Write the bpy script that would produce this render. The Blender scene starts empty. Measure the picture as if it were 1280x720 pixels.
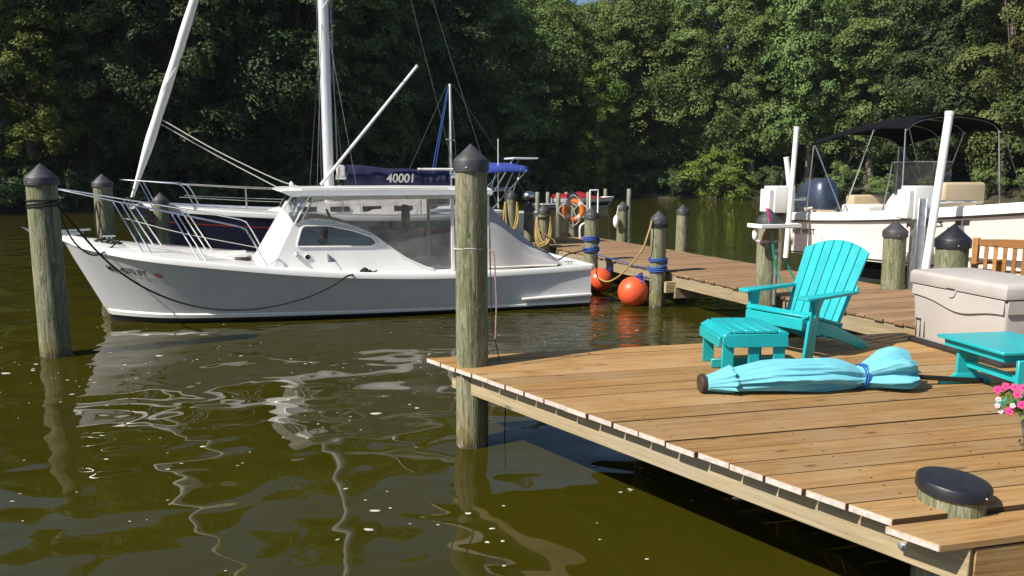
import bpy, bmesh, math, random
import numpy as np
from mathutils import Vector, Matrix

PI = math.pi
R = math.radians
scene = bpy.context.scene
COL = scene.collection

# ------------------------------------------------------------------ camera
CAM_H = 2.244
FPX = 970.0                       # focal length in pixels of the 1280 px wide photograph
PITCH = math.atan(140.0 / FPX)
cam_data = bpy.data.cameras.new('camera')
cam = bpy.data.objects.new('camera', cam_data)
COL.objects.link(cam)
cam_data.sensor_fit = 'HORIZONTAL'
cam_data.sensor_width = 36.0
cam_data.lens = FPX / 1280.0 * 36.0
cam_data.clip_start = 0.05
cam_data.clip_end = 3000.0
cam.location = (0, 0, CAM_H)
cam.rotation_euler = (PI / 2 - PITCH, 0, 0)
scene.camera = cam

# ------------------------------------------------------------------ light
SUN_EL = R(44)
SUN_AZ = R(30.5)                    # shadows fall along (cos, sin) of this
s_vec = Vector((-math.cos(SUN_AZ) * math.cos(SUN_EL), -math.sin(SUN_AZ) * math.cos(SUN_EL), math.sin(SUN_EL)))
world = bpy.data.worlds.new('World')
scene.world = world
world.use_nodes = True
wn = world.node_tree
for n in list(wn.nodes):
    wn.nodes.remove(n)
sky = wn.nodes.new('ShaderNodeTexSky')
sky.sky_type = 'NISHITA'
sky.sun_disc = False
sky.sun_elevation = SUN_EL
sky.sun_rotation = math.atan2(s_vec.x, s_vec.y)
sky.air_density = 1.0
sky.dust_density = 1.0
sky.ozone_density = 3.0
bg = wn.nodes.new('ShaderNodeBackground')
bg.inputs['Strength'].default_value = 0.068
wo = wn.nodes.new('ShaderNodeOutputWorld')
wn.links.new(sky.outputs[0], bg.inputs[0])
wn.links.new(bg.outputs[0], wo.inputs[0])
sun_d = bpy.data.lights.new('sun', 'SUN')
sun_d.energy = 4.8
sun_d.angle = R(0.53)
sun_d.color = (1.0, 0.94, 0.84)
sun = bpy.data.objects.new('sun', sun_d)
COL.objects.link(sun)
sun.rotation_euler = s_vec.to_track_quat('Z', 'Y').to_euler()
sun.location = (-20, -10, 30)
vs = scene.view_settings
vs.view_transform = 'Standard'
vs.look = 'None'
vs.exposure = 0.58
vs.gamma = 1.0
vs.use_curve_mapping = False
cy = scene.cycles
cy.use_denoising = True
cy.caustics_reflective = True
cy.caustics_refractive = False
cy.blur_glossy = 0.6
cy.sample_clamp_indirect = 4.0
cy.max_bounces = 8
cy.transparent_max_bounces = 12

# ------------------------------------------------------------------ pixel -> place
def ray(px, py):
    u = (px - 640.0) / FPX
    v = (360.0 - py) / FPX
    return Vector((u, v * math.sin(PITCH) + math.cos(PITCH), v * math.cos(PITCH) - math.sin(PITCH)))
def G(px, py, z=0.0):              # the point of the level z that shows at this spot of the photograph
    d = ray(px, py)
    t = (z - CAM_H) / d.z
    return Vector((d.x * t, d.y * t, z))
def A(px, py, Y):                  # the same for a given distance Y
    d = ray(px, py)
    t = Y / d.y
    return Vector((d.x * t, Y, CAM_H + d.z * t))

# ------------------------------------------------------------------ materials
MATS = {}
def new_mat(name):
    m = bpy.data.materials.new(name)
    m.use_nodes = True
    nt = m.node_tree
    for n in list(nt.nodes):
        nt.nodes.remove(n)
    out = nt.nodes.new('ShaderNodeOutputMaterial')
    b = nt.nodes.new('ShaderNodeBsdfPrincipled')
    nt.links.new(b.outputs[0], out.inputs[0])
    MATS[name] = m
    return m, nt, b, out
def node(nt, kind, **kw):
    n = nt.nodes.new(kind)
    for k, v in kw.items():
        if k in n.inputs:
            n.inputs[k].default_value = v
        else:
            setattr(n, k, v)
    return n
def coords(nt, scale=(1, 1, 1), rand=0.0, kind='Object'):
    tc = node(nt, 'ShaderNodeTexCoord')
    src = tc.outputs[kind]
    if rand:
        oi = node(nt, 'ShaderNodeObjectInfo')
        mul = node(nt, 'ShaderNodeMath', operation='MULTIPLY')
        nt.links.new(oi.outputs['Random'], mul.inputs[0])
        mul.inputs[1].default_value = rand
        add = node(nt, 'ShaderNodeVectorMath', operation='ADD')
        nt.links.new(src, add.inputs[0])
        nt.links.new(mul.outputs[0], add.inputs[1])
        src = add.outputs[0]
    mp = node(nt, 'ShaderNodeMapping')
    mp.inputs['Scale'].default_value = scale
    nt.links.new(src, mp.inputs[0])
    return mp.outputs[0]
def noise(nt, vec, scale, detail=4, rough=0.55, dist=0.0):
    n = node(nt, 'ShaderNodeTexNoise')
    n.inputs['Scale'].default_value = scale
    n.inputs['Detail'].default_value = detail
    n.inputs['Roughness'].default_value = rough
    n.inputs['Distortion'].default_value = dist
    nt.links.new(vec, n.inputs['Vector'])
    return n.outputs[0]
def ramp(nt, fac, stops):
    r = node(nt, 'ShaderNodeValToRGB')
    el = r.color_ramp.elements
    while len(el) < len(stops):
        el.new(0.5)
    for e, (p, c) in zip(el, stops):
        e.position = p
        e.color = (c[0], c[1], c[2], 1) if len(c) == 3 else c
    nt.links.new(fac, r.inputs[0])
    return r.outputs[0]
def mixc(nt, fac, a, b, mode='MIX'):
    m = node(nt, 'ShaderNodeMix', data_type='RGBA', blend_type=mode)
    for sock, v in ((m.inputs[0], fac), (m.inputs[6], a), (m.inputs[7], b)):
        if hasattr(v, 'is_output'):
            nt.links.new(v, sock)
        elif isinstance(v, (int, float)):
            sock.default_value = v
        else:
            sock.default_value = (v[0], v[1], v[2], 1)
    return m.outputs[2]
def math_(nt, op, a, b=None, clamp=False):
    m = node(nt, 'ShaderNodeMath', operation=op)
    m.use_clamp = clamp
    for i, v in enumerate((a, b)):
        if v is None:
            continue
        if hasattr(v, 'is_output'):
            nt.links.new(v, m.inputs[i])
        else:
            m.inputs[i].default_value = v
    return m.outputs[0]
def bump(nt, b, h, strength=0.3, dist=0.01):
    bn = node(nt, 'ShaderNodeBump')
    bn.inputs['Strength'].default_value = strength
    bn.inputs['Distance'].default_value = dist
    nt.links.new(h, bn.inputs['Height'])
    nt.links.new(bn.outputs[0], b.inputs['Normal'])
    return bn

def plain(name, col, rough=0.5, var=0.12, scale=6.0, metal=0.0, coat=0.0, bmp=0.0, bscale=60.0, spec=0.5, dirt=0.0, dirtcol=(0.12, 0.1, 0.07)):
    m, nt, b, out = new_mat(name)
    if name not in ('gelcoat', 'pvc', 'mast_alloy', 'sailcloth', 'steel', 'galvanised', 'black_paint', 'antifoul', 'white_vinyl', 'cream_hull'):
        col = tuple(c * 0.8 for c in col)
        dirtcol = tuple(c * 0.8 for c in dirtcol)
    v = coords(nt, rand=13.0)
    n1 = noise(nt, v, scale, 5, 0.6)
    lo = tuple(max(0, c * (1 - var)) for c in col)
    hi = tuple(min(1, c * (1 + var)) for c in col)
    c = ramp(nt, n1, [(0.3, lo), (0.7, hi)])
    if dirt:
        n2 = noise(nt, v, scale * 0.6, 8, 0.7)
        f = ramp(nt, n2, [(0.52, (0, 0, 0)), (0.75, (dirt, dirt, dirt))])
        c = mixc(nt, f, c, dirtcol)
    orv = 0.09 if name == 'turquoise' else 0.03
    oi = node(nt, 'ShaderNodeObjectInfo')
    hv = math_(nt, 'MULTIPLY_ADD', oi.outputs['Random'], orv * 2)
    hv.node.inputs[2].default_value = 1 - orv
    hs = node(nt, 'ShaderNodeHueSaturation')
    nt.links.new(hv, hs.inputs['Value'])
    nt.links.new(c, hs.inputs['Color'])
    nt.links.new(hs.outputs[0], b.inputs['Base Color'])
    r = ramp(nt, n1, [(0.3, (rough * 0.85,) * 3), (0.7, (min(1, rough * 1.15),) * 3)])
    nt.links.new(r, b.inputs['Roughness'])
    b.inputs['Metallic'].default_value = metal
    b.inputs['Coat Weight'].default_value = coat
    b.inputs['Coat Roughness'].default_value = 0.1
    b.inputs['Specular IOR Level'].default_value = spec
    if bmp:
        n3 = noise(nt, v, bscale, 4, 0.6)
        bump(nt, b, n3, bmp, 0.01)
    return m

def wood(name, c_lo, c_mid, c_hi, rough=0.7, grey=None, grain=22.0, randv=0.25):
    m, nt, b, out = new_mat(name)
    c_lo, c_mid, c_hi = (tuple(x * 0.8 for x in q) for q in (c_lo, c_mid, c_hi))
    grey = tuple(x * 0.8 for x in grey) if grey else None
    v = coords(nt, (1.0, grain, grain), rand=37.0)
    v2 = coords(nt, (1, 1, 1), rand=37.0)
    g1 = noise(nt, v, 1.6, 6, 0.62, 0.6)
    g2 = noise(nt, v2, 1.8, 4, 0.6)
    g3 = noise(nt, coords(nt, (3.0, 90, 90), rand=37.0), 1.4, 3, 0.6)
    c = ramp(nt, g1, [(0.3, c_lo), (0.5, c_mid), (0.72, c_hi)])
    c = mixc(nt, ramp(nt, g3, [(0.35, (0.35,) * 3), (0.6, (0.0,) * 3)]), c, c_lo)
    if grey:
        c = mixc(nt, ramp(nt, g2, [(0.42, (0, 0, 0)), (0.68, (0.65,) * 3)]), c, grey)
    # knots
    vo = node(nt, 'ShaderNodeTexVoronoi')
    vo.inputs['Scale'].default_value = 1.0
    nt.links.new(coords(nt, (2.2, 7.0, 7.0), rand=37.0), vo.inputs['Vector'])
    k = ramp(nt, vo.outputs['Distance'], [(0.05, (0.75,) * 3), (0.14, (0, 0, 0))])
    c = mixc(nt, k, c, tuple(x * 0.35 for x in c_lo))
    oi = node(nt, 'ShaderNodeObjectInfo')
    br = math_(nt, 'MULTIPLY_ADD', oi.outputs['Random'], randv * 2)
    br.node.inputs[2].default_value = 1.0 - randv
    hs = node(nt, 'ShaderNodeHueSaturation')
    nt.links.new(br, hs.inputs['Value'])
    nt.links.new(c, hs.inputs['Color'])
    nt.links.new(hs.outputs[0], b.inputs['Base Color'])
    b.inputs['Roughness'].default_value = rough
    b.inputs['Specular IOR Level'].default_value = 0.3
    h = math_(nt, 'ADD', g1, math_(nt, 'MULTIPLY', g3, 0.6))
    bump(nt, b, h, 0.35, 0.006)
    return m

wood('deck_wood', (0.25, 0.130, 0.042), (0.43, 0.240, 0.084), (0.54, 0.335, 0.135), 0.62, grey=(0.46, 0.32, 0.17), randv=0.18)
wood('dock_wood', (0.20, 0.115, 0.055), (0.32, 0.19, 0.095), (0.42, 0.27, 0.15), 0.75, grey=(0.36, 0.25, 0.15), randv=0.17)
wood('frame_wood', (0.30, 0.23, 0.13), (0.46, 0.36, 0.21), (0.58, 0.47, 0.30), 0.75, grey=(0.42, 0.36, 0.26))
wood('teak', (0.33, 0.15, 0.05), (0.46, 0.22, 0.07), (0.56, 0.29, 0.11), 0.55)
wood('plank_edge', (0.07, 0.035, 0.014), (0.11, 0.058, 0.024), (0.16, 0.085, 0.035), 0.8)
plain('plank_end', (0.68, 0.58, 0.52), 0.8, 0.25, 30, dirt=0.5, dirtcol=(0.35, 0.22, 0.12), bmp=0.3)

def piling_mat():
    m, nt, b, out = new_mat('piling_wood')
    v = coords(nt, (22, 22, 1.3), rand=41.0)
    v2 = coords(nt, (1, 1, 0.6), rand=41.0)
    g1 = noise(nt, v, 1.5, 7, 0.66, 0.8)
    g2 = noise(nt, v2, 3.0, 4, 0.6)
    g3 = noise(nt, coords(nt, (60, 60, 2.5), rand=41.0), 1.2, 4, 0.6)
    c = ramp(nt, g1, [(0.30, (0.085, 0.085, 0.050)), (0.46, (0.24, 0.24, 0.155)), (0.66, (0.43, 0.41, 0.30))])
    c = mixc(nt, ramp(nt, g2, [(0.38, (0, 0, 0)), (0.62, (0.65,) * 3)]), c, (0.16, 0.20, 0.095))
    c = mixc(nt, ramp(nt, g3, [(0.3, (0.6,) * 3), (0.45, (0, 0, 0))]), c, (0.07, 0.06, 0.04))
    ck = noise(nt, coords(nt, (11, 11, 0.35), rand=41.0), 2.2, 3, 0.5, 0.4)
    c = mixc(nt, ramp(nt, ck, [(0.485, (0, 0, 0)), (0.5, (0.85,) * 3), (0.515, (0, 0, 0))]), c, (0.035, 0.03, 0.02))
    # tide line: algae and wet wood just above the water
    tc = node(nt, 'ShaderNodeTexCoord')
    sp = node(nt, 'ShaderNodeSeparateXYZ')
    nt.links.new(tc.outputs['Object'], sp.inputs[0])
    zz = math_(nt, 'ADD', sp.outputs[2], math_(nt, 'MULTIPLY', g1, 0.16))
    f = ramp(nt, zz, [(0.14, (0.85,) * 3), (0.42, (0, 0, 0))])
    c = mixc(nt, f, c, (0.20, 0.16, 0.05))
    f2 = ramp(nt, zz, [(0.10, (0.75,) * 3), (0.19, (0, 0, 0))])
    c = mixc(nt, f2, c, (0.05, 0.04, 0.02))
    oi = node(nt, 'ShaderNodeObjectInfo')
    gr = mixc(nt, oi.outputs['Random'], (0.76, 0.78, 0.68), (0.84, 0.79, 0.73))
    c = mixc(nt, 1.0, c, gr, 'MULTIPLY')
    fl_ = noise(nt, coords(nt, (9, 9, 2.2), rand=41.0), 3.0, 6, 0.7, 1.2)
    c = mixc(nt, ramp(nt, fl_, [(0.50, (0, 0, 0)), (0.62, (0.7,) * 3)]), c, (0.33, 0.31, 0.24))
    c = mixc(nt, ramp(nt, fl_, [(0.34, (0.6,) * 3), (0.42, (0, 0, 0))]), c, (0.07, 0.065, 0.04))
    nt.links.new(c, b.inputs['Base Color'])
    b.inputs['Roughness'].default_value = 0.85
    b.inputs['Specular IOR Level'].default_value = 0.25
    bump(nt, b, math_(nt, 'ADD', g1, g3), 0.7, 0.012)
piling_mat()
plain('cap_plastic', (0.055, 0.056, 0.06), 0.5, 0.25, 9, bmp=0.12, bscale=120, dirt=0.4, dirtcol=(0.16, 0.15, 0.13))
plain('cap_dark', (0.016, 0.017, 0.022), 0.42, 0.25, 12, bmp=0.08, bscale=150, dirt=0.35, dirtcol=(0.10, 0.095, 0.085))
plain('gelcoat', (0.80, 0.79, 0.76), 0.28, 0.03, 2.5, coat=0.25, dirt=0.10, dirtcol=(0.55, 0.52, 0.45))
def hull_mat():
    m, nt, b, out = new_mat('hull_white')
    n1 = noise(nt, coords(nt), 1.5, 5, 0.6)
    st = noise(nt, coords(nt, (9, 9, 0.7)), 1.3, 6, 0.7)
    c = ramp(nt, n1, [(0.3, (0.515, 0.52, 0.525)), (0.7, (0.585, 0.59, 0.595))])
    c = mixc(nt, ramp(nt, st, [(0.55, (0, 0, 0)), (0.75, (0.35,) * 3)]), c, (0.52, 0.49, 0.42))
    tc = node(nt, 'ShaderNodeTexCoord')
    sp = node(nt, 'ShaderNodeSeparateXYZ')
    nt.links.new(tc.outputs['Object'], sp.inputs[0])
    zz = math_(nt, 'ADD', sp.outputs[2], math_(nt, 'MULTIPLY', st, 0.14))
    c = mixc(nt, ramp(nt, zz, [(0.16, (0.55,) * 3), (0.30, (0, 0, 0))]), c, (0.46, 0.42, 0.30))   # waterline scum
    nt.links.new(c, b.inputs['Base Color'])
    b.inputs['Roughness'].default_value = 0.34
    b.inputs['Coat Weight'].default_value = 0.2
    bump(nt, b, noise(nt, coords(nt), 3.0, 3), 0.05, 0.02)
hull_mat()
plain('cream_hull', (0.82, 0.78, 0.72), 0.3, 0.03, 2.0, coat=0.3, dirt=0.06)
plain('antifoul', (0.012, 0.012, 0.014), 0.7, 0.3, 4)
plain('navy_hull', (0.010, 0.012, 0.035), 0.22, 0.1, 3, coat=0.4)
plain('red_paint', (0.34, 0.02, 0.025), 0.35)
plain('black_paint', (0.012, 0.012, 0.013), 0.4)
plain('letter_grey', (0.05, 0.05, 0.05), 0.4)
plain('steel', (0.72, 0.72, 0.72), 0.18, 0.05, 8, metal=1.0)
plain('galvanised', (0.52, 0.55, 0.58), 0.42, 0.15, 14, metal=0.85)
plain('mast_alloy', (0.80, 0.80, 0.80), 0.38, 0.04, 3, metal=0.25)
plain('pvc', (0.80, 0.80, 0.77), 0.38, 0.03, 5, dirt=0.15, dirtcol=(0.45, 0.42, 0.32))
plain('sailcloth', (0.74, 0.72, 0.68), 0.8, 0.06, 5, bmp=0.3, bscale=20)
plain('navy_canvas', (0.009, 0.012, 0.062), 0.75, 0.25, 8, bmp=0.3, bscale=30)
plain('blue_canvas', (0.03, 0.06, 0.34), 0.75, 0.15, 8)
plain('black_canvas', (0.006, 0.006, 0.008), 0.85, 0.3, 8, bmp=0.3, bscale=40, spec=0.12)
plain('grey_canvas', (0.50, 0.48, 0.47), 0.85, 0.06, 4, bmp=0.25, bscale=25)
plain('tan_vinyl', (0.62, 0.49, 0.30), 0.45, 0.05, 8, bmp=0.1)
plain('white_vinyl', (0.76, 0.73, 0.66), 0.4, 0.04, 8)
plain('motor_blue', (0.10, 0.125, 0.19), 0.30, 0.06, 4, metal=0.6, coat=0.5)
plain('motor_grey', (0.20, 0.22, 0.25), 0.35, 0.08, 4, metal=0.4)
plain('turquoise', (0.016, 0.48, 0.515), 0.36, 0.10, 3, bmp=0.08, bscale=90, dirt=0.30, dirtcol=(0.06, 0.30, 0.32))
plain('umbrella_cloth', (0.18, 0.57, 0.69), 0.9, 0.07, 7, bmp=0.25, bscale=120)
plain('cord_blue', (0.02, 0.12, 0.42), 0.7)
plain('brown_plastic', (0.06, 0.04, 0.03), 0.45)
plain('box_plastic', (0.57, 0.52, 0.485), 0.5, 0.05, 3, bmp=0.06, bscale=200, dirt=0.22, dirtcol=(0.42, 0.36, 0.30))
plain('box_dark', (0.03, 0.026, 0.024), 0.6)
plain('buoy_orange', (0.88, 0.12, 0.035), 0.40, 0.12, 4, dirt=0.45, dirtcol=(0.50, 0.16, 0.07))
plain('buoy_blue', (0.03, 0.04, 0.22), 0.4)
plain('ring_orange', (0.80, 0.20, 0.03), 0.5, 0.05)
plain('rope_white', (0.68, 0.66, 0.60), 0.85, 0.15, 40, bmp=0.5, bscale=200)
plain('rope_yellow', (0.50, 0.35, 0.12), 0.8, 0.2, 40, bmp=0.5, bscale=200)
plain('rope_blue', (0.03, 0.09, 0.36), 0.8, 0.2, 40, bmp=0.5, bscale=200)
plain('rope_black', (0.015, 0.015, 0.016), 0.8, 0.2, 40, bmp=0.5, bscale=200)
plain('rope_red', (0.46, 0.27, 0.24), 0.85, 0.8, 90, bmp=0.5, bscale=200)
plain('hose_green', (0.01, 0.30, 0.19), 0.35)
plain('wire', (0.22, 0.22, 0.23), 0.4, metal=0.6)
plain('foam', (0.55, 0.53, 0.44), 0.9)
plain('bark', (0.20, 0.175, 0.14), 0.9, 0.4, 4, bmp=0.6, bscale=8)
plain('pot_glaze', (0.07, 0.20, 0.32), 0.25, 0.5, 14, coat=0.4)
plain('petal', (0.58, 0.008, 0.17), 0.6, 0.25, 40)
plain('petal_pale', (0.72, 0.50, 0.56), 0.6, 0.2, 40)
plain('speckle_teal', (0.02, 0.35, 0.36), 0.5)
plain('interior', (0.30, 0.29, 0.27), 0.7)
plain('bag_blue', (0.01, 0.13, 0.30), 0.5)
plain('sticker_red', (0.62, 0.16, 0.12), 0.5, 0.3, 90)
plain('dark_glass', (0.02, 0.022, 0.025), 0.06, 0.1, 2, coat=0.5)
plain('stump_wood', (0.30, 0.31, 0.22), 0.85, 0.3, 6)

def clear_mat(name, tint, haze, hazecol, gloss=0.1):
    m, nt, b, out = new_mat(name)
    nt.nodes.remove(b)
    tr = node(nt, 'ShaderNodeBsdfTransparent')
    tr.inputs[0].default_value = (*tint, 1)
    df = node(nt, 'ShaderNodeBsdfDiffuse')
    df.inputs[0].default_value = (*hazecol, 1)
    gl = node(nt, 'ShaderNodeBsdfGlossy')
    gl.inputs['Roughness'].default_value = 0.06
    v = coords(nt, rand=5.0)
    n1 = noise(nt, v, 1.6, 3, 0.5)
    bn = node(nt, 'ShaderNodeBump')
    bn.inputs['Strength'].default_value = 0.25
    bn.inputs['Distance'].default_value = 0.05
    nt.links.new(n1, bn.inputs['Height'])
    nt.links.new(bn.outputs[0], gl.inputs['Normal'])
    fr = node(nt, 'ShaderNodeFresnel')
    fr.inputs[0].default_value = 1.5
    m1 = node(nt, 'ShaderNodeMixShader')
    nt.links.new(ramp(nt, noise(nt, v, 2.0, 4, 0.6), [(0.3, (haze * 0.5,) * 3), (0.7, (haze * 1.5,) * 3)]), m1.inputs[0])
    nt.links.new(tr.outputs[0], m1.inputs[1])
    nt.links.new(df.outputs[0], m1.inputs[2])
    m2 = node(nt, 'ShaderNodeMixShader')
    nt.links.new(math_(nt, 'ADD', fr.outputs[0], gloss, True), m2.inputs[0])
    nt.links.new(m1.outputs[0], m2.inputs[1])
    nt.links.new(gl.outputs[0], m2.inputs[2])
    nt.links.new(m2.outputs[0], out.inputs[0])
clear_mat('clear_vinyl', (0.98, 0.96, 0.95), 0.20, (0.7, 0.66, 0.62), 0.10)
clear_mat('window_glass', (0.45, 0.47, 0.47), 0.04, (0.4, 0.4, 0.4), 0.10)

def leaf_mat(name, dark, mid, light, trans=0.22, spread=0.2):
    m, nt, b, out = new_mat(name)
    ge = node(nt, 'ShaderNodeNewGeometry')
    oi = node(nt, 'ShaderNodeObjectInfo')
    at_ = node(nt, 'ShaderNodeAttribute', attribute_name='tone')
    fac = math_(nt, 'ADD', math_(nt, 'MULTIPLY', ge.outputs['Random Per Island'], 0.55), math_(nt, 'MULTIPLY', at_.outputs['Fac'], 0.45))
    c = ramp(nt, fac, [(0.05, dark), (0.5, mid), (0.95, light)])
    hs = node(nt, 'ShaderNodeHueSaturation')
    hv = math_(nt, 'MULTIPLY_ADD', oi.outputs['Random'], 0.05)
    hv.node.inputs[2].default_value = 0.475
    vv = math_(nt, 'MULTIPLY_ADD', oi.outputs['Random'], spread * 2)
    vv.node.inputs[2].default_value = 1 - spread
    nt.links.new(hv, hs.inputs['Hue'])
    nt.links.new(vv, hs.inputs['Value'])
    nt.links.new(c, hs.inputs['Color'])
    nt.links.new(hs.outputs[0], b.inputs['Base Color'])
    b.inputs['Roughness'].default_value = 0.6
    b.inputs['Specular IOR Level'].default_value = 0.14
    tl = node(nt, 'ShaderNodeBsdfTranslucent')
    nt.links.new(mixc(nt, 1.0, hs.outputs[0], (1.0, 1.0, 0.5), 'MULTIPLY'), tl.inputs[0])
    mx = node(nt, 'ShaderNodeMixShader')
    mx.inputs[0].default_value = trans
    nt.links.new(b.outputs[0], mx.inputs[1])
    nt.links.new(tl.outputs[0], mx.inputs[2])
    nt.links.new(mx.outputs[0], out.inputs[0])
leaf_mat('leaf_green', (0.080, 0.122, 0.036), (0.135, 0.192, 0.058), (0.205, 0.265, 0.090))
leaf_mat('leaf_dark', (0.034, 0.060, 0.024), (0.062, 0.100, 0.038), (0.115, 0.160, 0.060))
leaf_mat('leaf_bright', (0.085, 0.140, 0.024), (0.140, 0.215, 0.036), (0.20, 0.275, 0.060))
leaf_mat('leaf_yellow', (0.085, 0.120, 0.022), (0.140, 0.190, 0.034), (0.21, 0.26, 0.055))
leaf_mat('leaf_brown', (0.06, 0.06, 0.02), (0.10, 0.09, 0.028), (0.15, 0.12, 0.04))
leaf_mat('pot_leaf', (0.08, 0.16, 0.03), (0.18, 0.28, 0.06), (0.32, 0.40, 0.10))

def ground_mat():
    m, nt, b, out = new_mat('bank_soil')
    v = coords(nt)
    n1 = noise(nt, v, 0.5, 6, 0.65)
    c = ramp(nt, n1, [(0.35, (0.030, 0.024, 0.014)), (0.55, (0.05, 0.05, 0.02)), (0.75, (0.09, 0.075, 0.05))])
    nt.links.new(c, b.inputs['Base Color'])
    b.inputs['Roughness'].default_value = 0.95
    bump(nt, b, noise(nt, v, 3.0, 5), 0.6, 0.1)
ground_mat()

def water_mat():
    m, nt, b, out = new_mat('creek_water')
    v = coords(nt)
    n0 = noise(nt, v, 0.25, 4, 0.55)
    c = ramp(nt, n0, [(0.3, (0.028, 0.0255, 0.0016)), (0.7, (0.036, 0.032, 0.0024))])
    nt.links.new(c, b.inputs['Base Color'])
    b.inputs['Roughness'].default_value = 0.015
    b.inputs['IOR'].default_value = 1.333
    # long soft swells near the dock, small ripples further out where the breeze reaches
    vs_ = coords(nt, (1.0, 1.25, 1.0))
    s1 = noise(nt, vs_, 0.75, 0.0, 0.4, 0.5)
    s2 = noise(nt, vs_, 1.9, 0.0, 0.4, 0.8)
    s3 = noise(nt, coords(nt, (0.6, 1.7, 1.0)), 3.4, 2.0, 0.5, 0.3)
    tc = node(nt, 'ShaderNodeTexCoord')
    sp = node(nt, 'ShaderNodeSeparateXYZ')
    nt.links.new(tc.outputs['Object'], sp.inputs[0])
    wob = math_(nt, 'MULTIPLY', noise(nt, v, 0.16, 3), 16.0)
    far = math_(nt, 'ADD', math_(nt, 'ADD', sp.outputs[1], math_(nt, 'MULTIPLY', sp.outputs[0], 0.9)), wob)
    mask = ramp(nt, math_(nt, 'DIVIDE', far, 60.0), [(0.27, (0.0,) * 3), (0.42, (1, 1, 1))])
    h = math_(nt, 'MULTIPLY', s1, 0.052)
    h = math_(nt, 'ADD', h, math_(nt, 'MULTIPLY', s2, 0.0125))
    h = math_(nt, 'ADD', h, math_(nt, 'MULTIPLY', math_(nt, 'MULTIPLY', s3, mask), 0.040))
    s4 = noise(nt, coords(nt, (0.7, 1.5, 1.0)), 9.0, 2.0, 0.5, 0.2)
    h = math_(nt, 'ADD', h, math_(nt, 'MULTIPLY', math_(nt, 'MULTIPLY', s4, mask), 0.012))
    bump(nt, b, h, 1.0, 1.0)
water_mat()

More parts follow.
